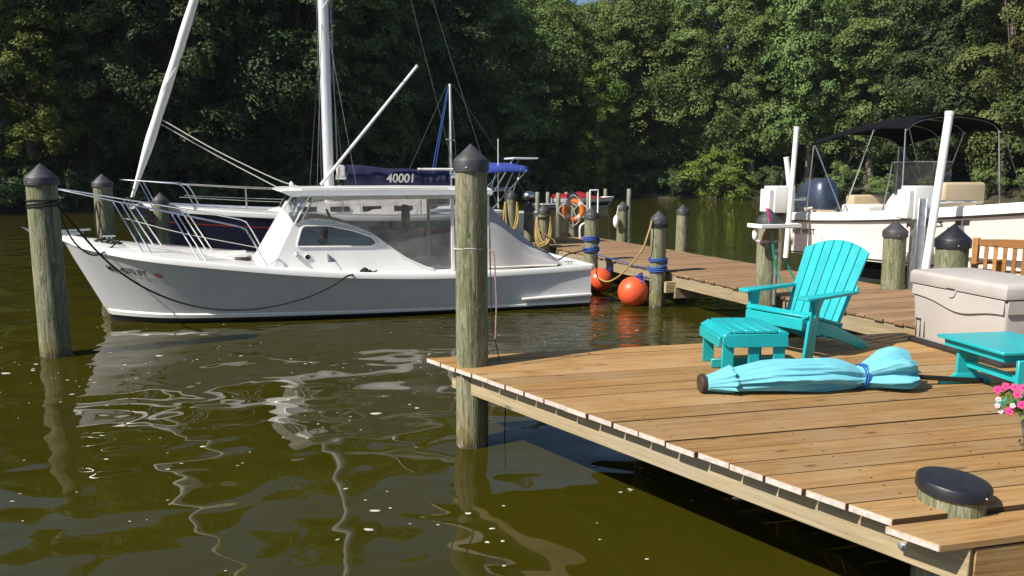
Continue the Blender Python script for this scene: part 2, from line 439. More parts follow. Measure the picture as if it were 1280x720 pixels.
# ------------------------------------------------------------------ mesh building
class MB:
    def __init__(self):
        self.v = []; self.f = []; self.m = []
    def add(self, vs, fs, mi=0):
        o = len(self.v)
        self.v += [tuple(p) for p in vs]
        self.f += [tuple(i + o for i in f) for f in fs]
        self.m += [mi] * len(fs)
        return self
    def box(self, c, s, rot=None, mi=0):
        hx, hy, hz = s[0] / 2, s[1] / 2, s[2] / 2
        vs = [Vector((x, y, z)) for x in (-hx, hx) for y in (-hy, hy) for z in (-hz, hz)]
        if rot is not None:
            vs = [rot @ p for p in vs]
        c = Vector(c)
        vs = [p + c for p in vs]
        return self.add(vs, [(0, 1, 3, 2), (4, 6, 7, 5), (0, 4, 5, 1), (2, 3, 7, 6), (0, 2, 6, 4), (1, 5, 7, 3)], mi)
    def bar(self, p0, p1, w, t, up=(0, 0, 1), mi=0):       # a board from p0 to p1, w wide, t thick along up
        p0, p1 = Vector(p0), Vector(p1)
        d = (p1 - p0); L = d.length; d.normalize()
        up = Vector(up); up = (up - d * up.dot(d)).normalized()
        side = up.cross(d)
        rot = Matrix((d, side, up)).transposed()
        return self.box((p0 + p1) / 2, (L, w, t), rot, mi)
    def prism(self, poly, a, b, mi=0):                      # poly of 3-D points extruded by vector (b-a): a, b offsets
        n = len(poly)
        a, b = Vector(a), Vector(b)
        vs = [Vector(p) + a for p in poly] + [Vector(p) + b for p in poly]
        fs = [tuple(range(n - 1, -1, -1)), tuple(range(n, 2 * n))]
        fs += [(i, (i + 1) % n, n + (i + 1) % n, n + i) for i in range(n)]
        return self.add(vs, fs, mi)
    def tube(self, pts, r, seg=8, caps=True, mi=0, closed=False):
        pts = [Vector(p) for p in pts]
        n = len(pts)
        rr = r if hasattr(r, '__len__') else [r] * n
        rings = []
        nrm = None
        for i, p in enumerate(pts):
            if closed:
                t = pts[(i + 1) % n] - pts[i - 1]
            else:
                t = pts[min(i + 1, n - 1)] - pts[max(i - 1, 0)]
            if t.length < 1e-9:
                t = Vector((0, 0, 1))
            t.normalize()
            if nrm is None:
                ref = Vector((0, 0, 1)) if abs(t.z) < 0.9 else Vector((1, 0, 0))
                nrm = (ref - t * ref.dot(t)).normalized()
            else:
                nrm = (nrm - t * nrm.dot(t))
                nrm = nrm.normalized() if nrm.length > 1e-6 else t.orthogonal().normalized()
            bn = t.cross(nrm)
            rings.append([p + (nrm * math.cos(2 * PI * k / seg) + bn * math.sin(2 * PI * k / seg)) * rr[i] for k in range(seg)])
        return self.loft(rings, True, caps and not closed, mi, closed)
    def loft(self, rings, ring_closed=True, caps=False, mi=0, wrap=False):
        k = len(rings[0]); n = len(rings)
        vs = [p for r in rings for p in r]
        fs = []
        for i in range(n if wrap else n - 1):
            for j in range(k if ring_closed else k - 1):
                a = i * k + j; b_ = i * k + (j + 1) % k
                i2 = (i + 1) % n
                fs.append((a, b_, i2 * k + (j + 1) % k, i2 * k + j))
        if caps:
            fs.append(tuple(range(k - 1, -1, -1)))
            fs.append(tuple(range((n - 1) * k, n * k)))
        return self.add(vs, fs, mi)
    def lathe(self, prof, c=(0, 0, 0), seg=24, axis=None, mi=0, caps=True):
        c = Vector(c)
        rot = Vector(axis).to_track_quat('Z', 'Y').to_matrix() if axis is not None else Matrix.Identity(3)
        rings = [[rot @ Vector((r * math.cos(2 * PI * k / seg), r * math.sin(2 * PI * k / seg), z)) + c for k in range(seg)] for r, z in prof]
        return self.loft(rings, True, caps, mi)
    def torus(self, c, R_, r, axis=(0, 0, 1), seg=28, s2=8, mi=0):
        q = Vector(axis).to_track_quat('Z', 'Y').to_matrix()
        c = Vector(c)
        return self.tube([q @ Vector((R_ * math.cos(2 * PI * k / seg), R_ * math.sin(2 * PI * k / seg), 0)) + c for k in range(seg)], r, s2, False, mi, True)
    def sphere(self, c, r, seg=16, rings=10, mi=0):
        rx, ry, rz = r if hasattr(r, '__len__') else (r, r, r)
        c = Vector(c)
        rg = []
        for i in range(rings + 1):
            a = -PI / 2 + PI * (0.004 + 0.992 * i / rings)
            rg.append([c + Vector((rx * math.cos(a) * math.cos(2 * PI * k / seg), ry * math.cos(a) * math.sin(2 * PI * k / seg), rz * math.sin(a))) for k in range(seg)])
        return self.loft(rg, True, True, mi)
    def mesh(self, name, mats, bevel=0.0, smooth=True, angle=38, segs=1):
        me = bpy.data.meshes.new(name)
        me.from_pydata(self.v, [], self.f)
        for mm in mats:
            me.materials.append(MATS[mm])
        me.polygons.foreach_set('material_index', self.m)
        if bevel or True:
            bm = bmesh.new(); bm.from_mesh(me)
            bmesh.ops.recalc_face_normals(bm, faces=bm.faces)
            if bevel:
                es = [e for e in bm.edges if len(e.link_faces) == 2 and e.calc_face_angle(0) > R(30)]
                bmesh.ops.bevel(bm, geom=es, offset=bevel, segments=segs, affect='EDGES', profile=0.5, clamp_overlap=True)
            bm.to_mesh(me); bm.free()
        if smooth:
            me.polygons.foreach_set('use_smooth', [True] * len(me.polygons))
            me.set_sharp_from_angle(angle=R(angle))
        me.update()
        return me
    def build(self, name, mat, parent=None, bevel=0.0, smooth=True, angle=38, segs=1, label=None):
        mats = [mat] if isinstance(mat, str) else list(mat)
        o = bpy.data.objects.new(name, self.mesh(name, mats, bevel, smooth, angle, segs))
        COL.objects.link(o)
        if parent is not None:
            o.parent = parent
        if label:
            o['label'] = label
        return o

def tag(o, label, cat, group=None):
    o['label'] = label
    o['category'] = cat
    if group:
        o['group'] = group
    return o
def thing(name, label, cat, loc=(0, 0, 0), rotz=0.0, group=None):
    o = bpy.data.objects.new(name, None)
    o.empty_display_size = 0.2
    COL.objects.link(o)
    o.location = loc
    o.rotation_euler = (0, 0, rotz)
    return tag(o, label, cat, group)
def inst(name, mesh, parent, loc=(0, 0, 0), rot=(0, 0, 0), scale=(1, 1, 1)):
    o = bpy.data.objects.new(name, mesh)
    COL.objects.link(o)
    o.parent = parent
    o.location = loc; o.rotation_euler = rot; o.scale = scale
    return o
def spline(pts, n=8):                                     # Catmull-Rom through the points
    P = [Vector(p) for p in pts]
    P = [P[0] * 2 - P[1]] + P + [P[-1] * 2 - P[-2]]
    out = []
    for i in range(1, len(P) - 2):
        for k in range(n):
            t = k / n
            a, b, c, d = P[i - 1], P[i], P[i + 1], P[i + 2]
            out.append(0.5 * ((2 * b) + (c - a) * t + (2 * a - 5 * b + 4 * c - d) * t * t + (3 * b - a - 3 * c + d) * t ** 3))
    out.append(P[-2])
    return out
def sag(p0, p1, s, n=14):
    p0, p1 = Vector(p0), Vector(p1)
    return [p0.lerp(p1, i / n) - Vector((0, 0, 4 * s * (i / n) * (1 - i / n))) for i in range(n + 1)]
def flat_text(txt, size):
    cu = bpy.data.curves.new('lettering', 'FONT')
    cu.body = txt; cu.size = size; cu.offset = size * 0.022
    ob = bpy.data.objects.new('lettering', cu)
    me = bpy.data.meshes.new_from_object(ob)
    vs = [tuple(v.co) for v in me.vertices]
    fs = [tuple(p.vertices) for p in me.polygons]
    bpy.data.objects.remove(ob)
    bpy.data.meshes.remove(me)
    return vs, fs
def panel(outer, inner, off):                              # flat plate with a hole: outlines in 3-D, thickness vector off
    bm = bmesh.new()
    es = []
    for loop in ([outer] + ([inner] if inner else [])):
        vv = [bm.verts.new(p) for p in loop]
        es += [bm.edges.new((vv[i], vv[(i + 1) % len(vv)])) for i in range(len(vv))]
    bmesh.ops.triangle_fill(bm, use_beauty=True, use_dissolve=False, edges=es)
    ret = bmesh.ops.extrude_face_region(bm, geom=list(bm.faces))
    bmesh.ops.translate(bm, vec=Vector(off), verts=[g for g in ret['geom'] if isinstance(g, bmesh.types.BMVert)])
    bm.verts.index_update()
    mb = MB()
    mb.add([v.co.copy() for v in bm.verts], [tuple(v.index for v in f.verts) for f in bm.faces])
    bm.free()
    return mb
# ================================================================== setting
def struct(o):
    o['kind'] = 'structure'
    return o
SHORE = [(-170, -70), (-110, -8), (-70, 18), (-45, 36), (-30, 46), (-18, 52.6), (-9, 60), (-2, 69), (4.7, 76.3), (11, 78.5), (17.8, 79), (26, 74.5), (41.5, 63), (62, 49), (100, 20), (170, -50)]
SH = np.array(SHORE, float)
def shore_dist(x, y):
    P = np.stack([np.asarray(x, float).ravel(), np.asarray(y, float).ravel()], 1)
    best = np.full(len(P), 1e9)
    for a, b in zip(SH[:-1], SH[1:]):
        d = b - a
        t = np.clip(((P - a) @ d) / (d @ d), 0, 1)
        q = a + t[:, None] * d
        best = np.minimum(best, np.hypot(*(P - q).T))
    ys = np.interp(P[:, 0], SH[:, 0], SH[:, 1])
    return np.where(P[:, 1] > ys, best, -best)
def bank_z(x, y):
    d = shore_dist(x, y)
    xx = np.asarray(x, float).ravel(); yy = np.asarray(y, float).ravel()
    n = 0.25 * np.sin(xx * 0.9 + 1.3) * np.cos(yy * 0.7) + 0.12 * np.sin(xx * 2.3 + yy * 1.9)
    z = np.where(d < 0, np.maximum(-1.5, d * 0.6 - 0.05), 0.05 + 0.55 * np.minimum(d, 1.0) + 0.14 * np.clip(d - 1, 0, 40) + 0.5 * np.clip(d - 20, 0, 32))
    return z + np.where(d > 0.3, n * np.clip(d * 0.5, 0, 1), 0)

wm = MB()
wm.add([(-400, -300, 0), (400, -300, 0), (400, 300, 0), (-400, 300, 0)], [(0, 1, 2, 3)])
water = struct(wm.build('creek_water', 'creek_water'))
xs = np.concatenate([np.linspace(-300, -82, 14), np.linspace(-80, 80, 130), np.linspace(82, 300, 14)])
ysg = np.concatenate([np.linspace(-200, 0, 10), np.linspace(5, 110, 90), np.linspace(115, 290, 12)])
XX, YY = np.meshgrid(xs, ysg)
ZZ = bank_z(XX, YY).reshape(XX.shape)
tm = MB()
nx = len(xs)
tm.v = list(zip(XX.ravel(), YY.ravel(), ZZ.ravel()))
for j in range(len(ysg) - 1):
    for i in range(nx - 1):
        a = j * nx + i
        if max(ZZ[j, i], ZZ[j, i + 1], ZZ[j + 1, i], ZZ[j + 1, i + 1]) > -1.45:
            tm.f.append((a, a + 1, a + nx + 1, a + nx)); tm.m.append(0)
bank = struct(tm.build('wooded_bank', 'bank_soil', angle=60))

# ------------------------------------------------------------------ trees
def leaf_cloud(name, C, N, size, rng, mat, ratio=0.58, tone=None):
    n = len(C)
    T = rng.normal(size=(n, 3))
    T -= N * np.sum(T * N, 1, keepdims=True)
    T /= np.linalg.norm(T, axis=1, keepdims=True) + 1e-9
    B = np.cross(N, T)
    L = size[:, None] * 0.5
    W = L * ratio
    fold = N * (L * 0.22)
    V = np.empty((n, 4, 3))
    V[:, 0] = C - T * L
    V[:, 1] = C + B * W - T * L * 0.1 + fold
    V[:, 2] = C + T * L
    V[:, 3] = C - B * W - T * L * 0.1 + fold
    me = bpy.data.meshes.new(name)
    me.vertices.add(n * 4)
    me.vertices.foreach_set('co', V.astype(np.float32).ravel())
    me.loops.add(n * 4)
    me.loops.foreach_set('vertex_index', np.arange(n * 4, dtype=np.int32))
    me.polygons.add(n)
    me.polygons.foreach_set('loop_start', np.arange(0, n * 4, 4, dtype=np.int32))
    me.materials.append(MATS[mat])
    me.update(calc_edges=True)
    if tone is None:
        tone = rng.uniform(0, 1, n)
    at = me.attributes.new('tone', 'FLOAT', 'POINT')
    at.data.foreach_set('value', np.repeat(tone, 4).astype(np.float32))
    return me

def make_tree(seed, H, Rr, mat, leaves=30000, size=0.26, low=0.10, nl=15, upright=0.0):
    rng = np.random.default_rng(seed)
    # lobes: the big boughs of the crown
    lobes = []
    for k in range(nl):
        f = (k + 0.5) / nl
        zc = H * (low + 0.10 + (0.98 - low - 0.16) * f)
        prof = math.sin(PI * min(1, max(0.0, (zc / H - low * 0.4) / (1.02 - low * 0.4))) ** 0.85) ** 0.6
        a = k * 2.399 + rng.uniform(-0.5, 0.5)
        rr = Rr * prof * rng.uniform(0.35, 0.75) * (0.35 if f > 0.93 else 1.0)
        rad = Rr * rng.uniform(0.38, 0.58) * (0.75 + 0.35 * prof)
        lobes.append((np.array([rr * math.cos(a), rr * math.sin(a), zc]), np.array([rad, rad, rad * rng.uniform(0.62, 0.9)])))
    per = 130
    nc = leaves // per
    Cs, Ns, Ss, Ts = [], [], [], []
    for i in range(nc):
        c, r = lobes[rng.integers(nl)]
        d = rng.normal(size=3); d[2] = d[2] * 0.9 + 0.25
        d /= np.linalg.norm(d)
        p = c + d * r * rng.uniform(0.72, 1.10)
        if p[2] < H * low * 0.6:
            p[2] = H * low * rng.uniform(0.6, 1.6)
        rc = rng.uniform(0.45, 1.05) * (Rr / 4.0) ** 0.5
        # a spray of leaves: a shallow dome that faces up and out, ragged at its rim
        ax = d * 0.75 + np.array([0, 0, 0.75]) + rng.normal(size=3) * 0.2
        ax /= np.linalg.norm(ax)
        q = rng.normal(size=(per, 3))
        q /= np.linalg.norm(q, axis=1, keepdims=True)
        h = q @ ax
        q += np.outer(np.where(h < -0.1, -2 * h, 0), ax)
        h = q @ ax
        rad = rc * rng.uniform(0.70, 1.10, size=(per, 1)) * (1 + 0.22 * np.sin(5 * q[:, :1] + 3 * q[:, 1:2] + i))
        pos = q * rad - np.outer(h * rad[:, 0] * 0.42, ax)
        Cs.append(p + pos)
        nn = q * 0.75 + ax * 0.45 + rng.normal(size=(per, 3)) * 0.36
        Ns.append(nn)
        Ss.append(rng.uniform(0.7, 1.25, size=per) * size)
        Ts.append(np.full(per, rng.uniform(0, 1)))
    C = np.concatenate(Cs); N = np.concatenate(Ns); S = np.concatenate(Ss)
    N /= np.linalg.norm(N, axis=1, keepdims=True)
    crown = leaf_cloud('crown', C, N, S, rng, mat, tone=np.concatenate(Ts))
    tb = MB()
    r0 = 0.017 * H
    tr = [Vector((0.12 * math.sin(z * 0.7 + seed), 0.12 * math.cos(z * 0.5 + seed), z)) for z in np.linspace(-0.8, H * 0.86, 10)]
    tb.tube(tr, [r0 * (1.5 if i == 0 else 1.15 - 0.1 * i) for i in range(10)], 8)
    for c, r in lobes:
        base = Vector((0, 0, max(H * 0.08, c[2] * 0.62)))
        e = Vector(c)
        mid = base.lerp(e, 0.5) + Vector((0, 0, 0.5))
        tb.tube(spline([base, mid, e], 4), [0.075 * (1 - 0.08 * k) for k in range(9)], 5)
        for q in range(3):
            dd = Vector(rng.normal(size=3)); dd.normalize()
            tb.tube([mid.lerp(e, 0.5), e + dd * r[0] * 0.8], [0.035, 0.012], 4)
    return crown, tb.mesh('trunk', ['bark'])

def make_shrub(seed, H, Rr, mat, leaves=7000, size=0.2):
    return make_tree(seed, H, Rr, mat, leaves, size, low=0.05, nl=9)

KIND = {}
KIND['g1'] = make_tree(1, 19.0, 5.0, 'leaf_green', 62000, 0.23, low=0.03)
KIND['g2'] = make_tree(2, 17.5, 5.4, 'leaf_green', 62000, 0.235, low=0.02)
KIND['g3'] = make_tree(3, 21.0, 4.8, 'leaf_green', 60000, 0.225, low=0.05)
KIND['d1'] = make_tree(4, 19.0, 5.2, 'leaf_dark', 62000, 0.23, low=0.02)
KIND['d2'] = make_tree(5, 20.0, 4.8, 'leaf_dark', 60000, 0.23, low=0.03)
KIND['b1'] = make_tree(6, 14.0, 3.0, 'leaf_bright', 24000, 0.24, low=0.02, nl=13)
KIND['y1'] = make_tree(7, 17.0, 4.2, 'leaf_yellow', 30000, 0.26)
KIND['p1'] = make_tree(8, 20.0, 4.6, 'leaf_bright', 32000, 0.22)
KIND['n1'] = make_tree(9, 20.0, 4.2, 'leaf_brown', 30000, 0.24)
KIND['s1'] = make_shrub(11, 3.6, 2.3, 'leaf_green')
KIND['s2'] = make_shrub(12, 2.8, 2.0, 'leaf_dark')
KIND['s3'] = make_shrub(13, 4.6, 3.4, 'leaf_bright', 14000, 0.2)

SHLEN = np.concatenate([[0], np.cumsum(np.hypot(*np.diff(SH, axis=0).T))])
def along(x0):                                            # a point of the shoreline with its inland normal
    y0 = float(np.interp(x0, SH[:, 0], SH[:, 1]))
    i = max(0, min(len(SH) - 2, int(np.searchsorted(SH[:, 0], x0)) - 1))
    d = SH[i + 1] - SH[i]; d = d / np.hypot(*d)
    return np.array([x0, y0]), np.array([-d[1], d[0]])
def plant(name, kind, x, y, s, rz, label, cat, group=None, sz=None):
    z = float(bank_z([x], [y])[0]) - 0.1
    t = thing(name, label, cat, (x, y, z), rz, group)
    sc = (s, s, s if sz is None else sz)
    inst('crown', KIND[kind][0], t, scale=sc)
    inst('trunk', KIND[kind][1], t, scale=sc)
    return t
trng = random.Random(5)
LLAB = ('tall dark broadleaf tree in the shaded wood on the left bank', 'trees of the shaded left wood')
RLAB = ('tall green broadleaf tree in the sunlit wood across the creek at right', 'trees of the sunlit right wood')
BLAB = ('tree crown rising behind the front row along the bank', 'trees further back in the wood')
def skyline(x):                                           # how tall the wood stands along the bank
    return float(np.interp(x, [-70, -33, -24, -12, -4, 3, 9, 14, 24, 45, 70], [0.9, 0.9, 1.2, 1.28, 1.24, 1.14, 1.13, 1.18, 1.22, 1.18, 1.1]))
for row, (off, step, j) in enumerate([(4.4, 5.2, 1.0), (9.5, 5.6, 1.4), (16.5, 6.2, 2.0)]):
    s = 0.0
    sl = SHLEN
    while s < sl[-1]:
        s += step * trng.uniform(0.8, 1.2)
        x0 = float(np.interp(s, sl, SH[:, 0]))
        if x0 < -64 or x0 > 70:
            continue
        p, nrm = along(x0)
        q = p + nrm * (off + trng.uniform(-j, j))
        left = x0 < -1.0
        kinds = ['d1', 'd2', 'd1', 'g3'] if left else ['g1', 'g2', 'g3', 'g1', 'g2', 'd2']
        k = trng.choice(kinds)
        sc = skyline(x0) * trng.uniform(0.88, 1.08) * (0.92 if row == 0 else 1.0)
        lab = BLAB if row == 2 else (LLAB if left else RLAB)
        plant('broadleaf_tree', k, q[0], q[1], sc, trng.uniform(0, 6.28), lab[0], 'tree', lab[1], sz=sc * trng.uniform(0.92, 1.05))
# trees that stand out
def at_bank(px, inland):                                  # bank position seen at this column of the photograph
    u = (px - 640) / FPX
    for Y in np.arange(20, 120, 0.25):
        if shore_dist([u * Y], [Y])[0] > inland:
            return u * Y, Y
x, y = at_bank(48, 1.2); plant('broadleaf_tree', 'y1', x, y, 0.72, 0.4, 'yellow green tree top catching the sun at the far left', 'tree')
x, y = at_bank(745, 0.4); plant('broadleaf_tree', 'b1', x, y, 0.95, 1.0, 'slender bright green tree beside the dark hollow behind the life ring', 'tree')
x, y = at_bank(700, 9.0); plant('broadleaf_tree', 'p1', x, y, 0.98, 2.0, 'pale green tree reaching the sky at the top centre', 'tree')
x, y = at_bank(1275, 7.0); plant('broadleaf_tree', 'n1', x, y, 1.05, 2.0, 'brownish tree at the upper right corner of the wood', 'tree')
x, y = at_bank(893, -0.3); plant('shore_shrub', 's3', x, y, 1.15, 0.0, 'big rounded light green shrub hanging over the far shore', 'shrub', sz=0.95)
s = 0.0
while s < SHLEN[-1]:
    s += trng.uniform(2.2, 4.0)
    x0 = float(np.interp(s, SHLEN, SH[:, 0]))
    if x0 < -50 or x0 > 62 or 17 < x0 < 23:
        continue
    p, nrm = along(x0)
    q = p + nrm * trng.uniform(-0.2, 1.2)
    k = 's2' if x0 < -1 else trng.choice(['s1', 's1', 's2'])
    sc = trng.uniform(0.6, 1.05)
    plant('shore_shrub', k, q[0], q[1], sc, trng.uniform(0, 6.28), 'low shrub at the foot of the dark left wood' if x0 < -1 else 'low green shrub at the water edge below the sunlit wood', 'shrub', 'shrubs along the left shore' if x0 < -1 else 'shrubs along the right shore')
# undergrowth that closes the gaps between the trunks further up the bank
UG = []
s = 0.0
while s < SHLEN[-1]:
    s += trng.uniform(3.0, 4.2)
    x0 = float(np.interp(s, SHLEN, SH[:, 0]))
    if x0 < -56 or x0 > 68:
        continue
    p, nrm = along(x0)
    for off in (6.0, 12.0, 20.0):
        q = p + nrm * (off + trng.uniform(-1.2, 1.2))
        UG.append((q[0], q[1], float(bank_z([q[0]], [q[1]])[0])))
urng_ = np.random.default_rng(77)
C_, N_, S_, T_ = [], [], [], []
for x, y, z in UG:
    for _ in range(9):
        c = np.array([x, y, z]) + urng_.normal(size=3) * np.array([1.7, 1.7, 0.3]) + np.array([0, 0, urng_.uniform(0.6, 5.2)])
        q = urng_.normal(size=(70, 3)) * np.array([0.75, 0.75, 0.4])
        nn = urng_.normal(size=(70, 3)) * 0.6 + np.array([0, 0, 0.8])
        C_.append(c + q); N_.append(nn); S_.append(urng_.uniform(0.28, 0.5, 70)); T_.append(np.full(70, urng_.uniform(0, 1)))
N_ = np.concatenate(N_); N_ /= np.linalg.norm(N_, axis=1, keepdims=True)
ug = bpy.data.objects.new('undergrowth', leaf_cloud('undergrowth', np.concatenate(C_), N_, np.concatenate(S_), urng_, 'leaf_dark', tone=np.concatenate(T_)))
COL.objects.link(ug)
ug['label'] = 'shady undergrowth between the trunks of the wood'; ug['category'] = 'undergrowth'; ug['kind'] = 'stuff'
# ================================================================== near deck
DZ = 0.694
DA = R(13.4)
E1 = Vector((math.cos(DA), math.sin(DA), 0))
N1 = Vector((math.sin(DA), -math.cos(DA), 0))
DO = Vector((-0.722, 6.505, DZ))                          # far left corner
EDGE = (Vector((1.75, 3.305, DZ)) - Vector((-0.711, 6.479, DZ)))
EU, EV = EDGE.dot(E1), EDGE.dot(N1)
SL = EU / EV                                              # how far the left edge moves along the planks per metre towards the camera
PT = 0.036
deck = thing('wooden_deck', 'brown plank deck in front with turquoise furniture on it', 'deck', DO, DA)
drng = random.Random(3)
# local frame: x along planks, y = -(towards camera)
pitch = 0.204
bounds = [-0.026 + pitch * k for k in range(19)]
mk = 0
def plank_mesh(u0a, u0b, n0, n1, u1, t, end=True, warp=0.0):
    mb = MB()
    pts = [(u0a, -n0), (u1, -n0), (u1, -n1), (u0b, -n1)]
    vs = [(x, y, -t) for x, y in pts] + [(x, y, 0.0) for x, y in pts]
    mb.add(vs, [(3, 2, 1, 0), (4, 5, 6, 7), (1, 2, 6, 5)], 0)
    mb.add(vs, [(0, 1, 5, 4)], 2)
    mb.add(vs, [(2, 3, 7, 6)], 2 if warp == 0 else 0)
    mb.add(vs, [(3, 0, 4, 7)], 1 if end else 0)
    bm = mb
    return bm
def merge_build(mb, name, mats, parent, bevel):
    # weld the doubled end-cap vertices so that the bevel runs round it
    me = bpy.data.meshes.new(name)
    me.from_pydata(mb.v, [], mb.f)
    for m_ in mats:
        me.materials.append(MATS[m_])
    me.polygons.foreach_set('material_index', mb.m)
    bm = bmesh.new(); bm.from_mesh(me)
    bmesh.ops.remove_doubles(bm, verts=bm.verts, dist=1e-5)
    bmesh.ops.recalc_face_normals(bm, faces=bm.faces)
    bmesh.ops.bevel(bm, geom=list(bm.edges), offset=bevel, segments=1, affect='EDGES', clamp_overlap=True)
    bm.to_mesh(me); bm.free(); me.update()
    o = bpy.data.objects.new(name, me)
    COL.objects.link(o); o.parent = parent
    return o
for k in range(18):
    n0 = bounds[k] + 0.0065 + drng.uniform(-0.0015, 0.0015)
    n1 = bounds[k + 1] - 0.0065
    jit = drng.uniform(-0.007, 0.007)
    pm = plank_mesh(n0 * SL + jit, n1 * SL + jit, n0, n1, 6.6, PT)
    o = merge_build(pm, 'plank', ['deck_wood', 'plank_end', 'plank_edge'], deck, 0.002)
    o.location = (0, 0, drng.uniform(-0.003, 0.003))
# the last board, a little lower and proud of the edge
n0, n1 = bounds[18] + 0.012, bounds[18] + 0.225
pm = plank_mesh(n0 * SL - 0.055, n1 * SL - 0.05, n0, n1, 6.6, PT, warp=1)
o = merge_build(pm, 'plank', ['deck_wood', 'plank_end', 'plank_edge'], deck, 0.004)
o.location = (0, 0, -0.016)
# side stringer under the plank ends, joists behind; each board lies along its own x axis so that the grain runs with it
def board_obj(name, p0, p1, w, t, mat, parent, bevel=0.004):
    p0, p1 = Vector(p0), Vector(p1)
    d = p1 - p0
    mb = MB(); mb.box((0, 0, 0), (d.length, w, t))
    o = mb.build(name, mat, parent, bevel)
    o.location = (p0 + p1) / 2
    o.rotation_euler = (0, 0, math.atan2(d.y, d.x))
    return o
def edge_pt(n, inset, z):
    return Vector((n * SL + inset, -n, z))
inset = 0.115
board_obj('stringer', edge_pt(0.14, inset + 0.02, -PT - 0.100), edge_pt(3.86, inset + 0.02, -PT - 0.100), 0.038, 0.185, 'frame_wood', deck)
board_obj('end_beam', edge_pt(3.845, inset + 0.045, -PT - 0.118), (6.4, -3.845, -PT - 0.118), 0.038, 0.18, 'deck_wood', deck)
for x0 in (1.15, 1.9, 2.7, 3.5, 4.3, 5.1, 5.9):
    nmax = min(3.80, (x0 - 0.22) / SL)
    board_obj('joist', (x0, -0.05, -PT - 0.10), (x0, -nmax, -PT - 0.10), 0.038, 0.175, 'frame_wood', deck, 0.003)
board_obj('rim_joist', (0.3, -0.03, -PT - 0.10), (6.4, -0.03, -PT - 0.10), 0.038, 0.18, 'frame_wood', deck, 0.003)
edged = (edge_pt(3, 0, 0) - edge_pt(2, 0, 0)).normalized()
outw = Vector((-edged.y, edged.x, 0))
outw = outw if outw.x < 0 else -outw
for n in (3.60, 0.30):
    b = MB()
    b.lathe([(0.001, 0.0), (0.021, 0.0), (0.021, 0.004), (0.013, 0.006), (0.012, 0.014), (0.001, 0.016)], edge_pt(n, inset + 0.02, -PT - 0.118) + outw * 0.0195, 12, outw)
    b.build('bolt', 'galvanised', deck)
# screw heads where the planks cross the joists, too small to pick apart
sc_ = MB()
for k in range(18):
    for x0 in (1.15, 1.9, 2.7, 3.5, 4.3, 5.1):
        for dn in (.05, .155):
            n = bounds[k] + dn
            if x0 > n * SL + .05:
                c_ = (x0 + drng.uniform(-.008, .008), -n + drng.uniform(-.006, .006), .0042)
                sc_.add([(c_[0] + .0055 * math.cos(a), c_[1] + .0055 * math.sin(a), c_[2]) for a in [2 * PI * q / 6 for q in range(6)]], [tuple(range(6))])
so_ = sc_.build('screw_heads', 'box_dark', deck, smooth=False); so_['kind'] = 'stuff'
# steps that go down from the deck at the lower right
steps = thing('landing_steps', 'light timber step boards below the deck at the lower right corner', 'steps', DO, DA)
for i, (yy, zz) in enumerate(((-4.00, -0.10), (-4.22, -0.24), (-4.44, -0.38))):
    sb = MB(); sb.box((4.0, yy, zz), (2.6, 0.19, 0.038)); sb.build('step_board', 'frame_wood', steps, 0.004)
for xx in (2.78, 5.2):
    sb = MB(); sb.prism([(xx, -3.88, -0.16), (xx, -4.56, -0.58), (xx, -4.56, -0.80), (xx, -3.88, -0.36)], (0, 0, 0), (0.04, 0, 0)); sb.build('step_stringer', 'frame_wood', steps, 0.003)

# ================================================================== far dock
dock = thing('wooden_dock', 'long narrow plank dock running away between the two boats', 'dock', (0, 0, DZ), 0)
DZ2 = 0.60
F0, F1 = Vector((1.0, 18.05, 0)), Vector((4.46, 8.51, 0))
FD = (F1 - F0).normalized()                               # along the dock, towards the camera
FN = Vector((-FD.y, FD.x, 0))                             # across, to the back edge
dock.location = (F0.x, F0.y, DZ2)
dock.rotation_euler = (0, 0, math.atan2(FN.y, FN.x))      # local x across, local y = away from the camera
WID = 2.2
LEN = 11.5
pitch2 = 0.146
pm = MB(); pm.box((WID / 2, 0, -0.018), (WID, 0.139, 0.036))
pmesh = [pm.mesh('plank', ['dock_wood'], 0.004)]
nplank = int((LEN + 2.6) / pitch2)
for k in range(nplank):
    y = 2.6 - k * pitch2
    o = inst('plank', pmesh[0], dock, (drng.uniform(-0.015, 0.015), y, drng.uniform(-0.003, 0.003)))
for xx in (0.05, WID / 2, WID - 0.05):
    ym = 2.6 - (nplank - 1) * pitch2
    board_obj('stringer', (xx, 2.62, -0.036 - 0.105), (xx, ym - 0.02, -0.036 - 0.105), 0.04, 0.205, 'frame_wood', dock)
for yy in (-0.2, -2.7, -5.2, -7.4):
    sb = MB(); sb.box((WID / 2, yy, -0.34), (WID - 0.02, 0.07, 0.19)); sb.build('cross_beam', 'frame_wood', dock, 0.004)

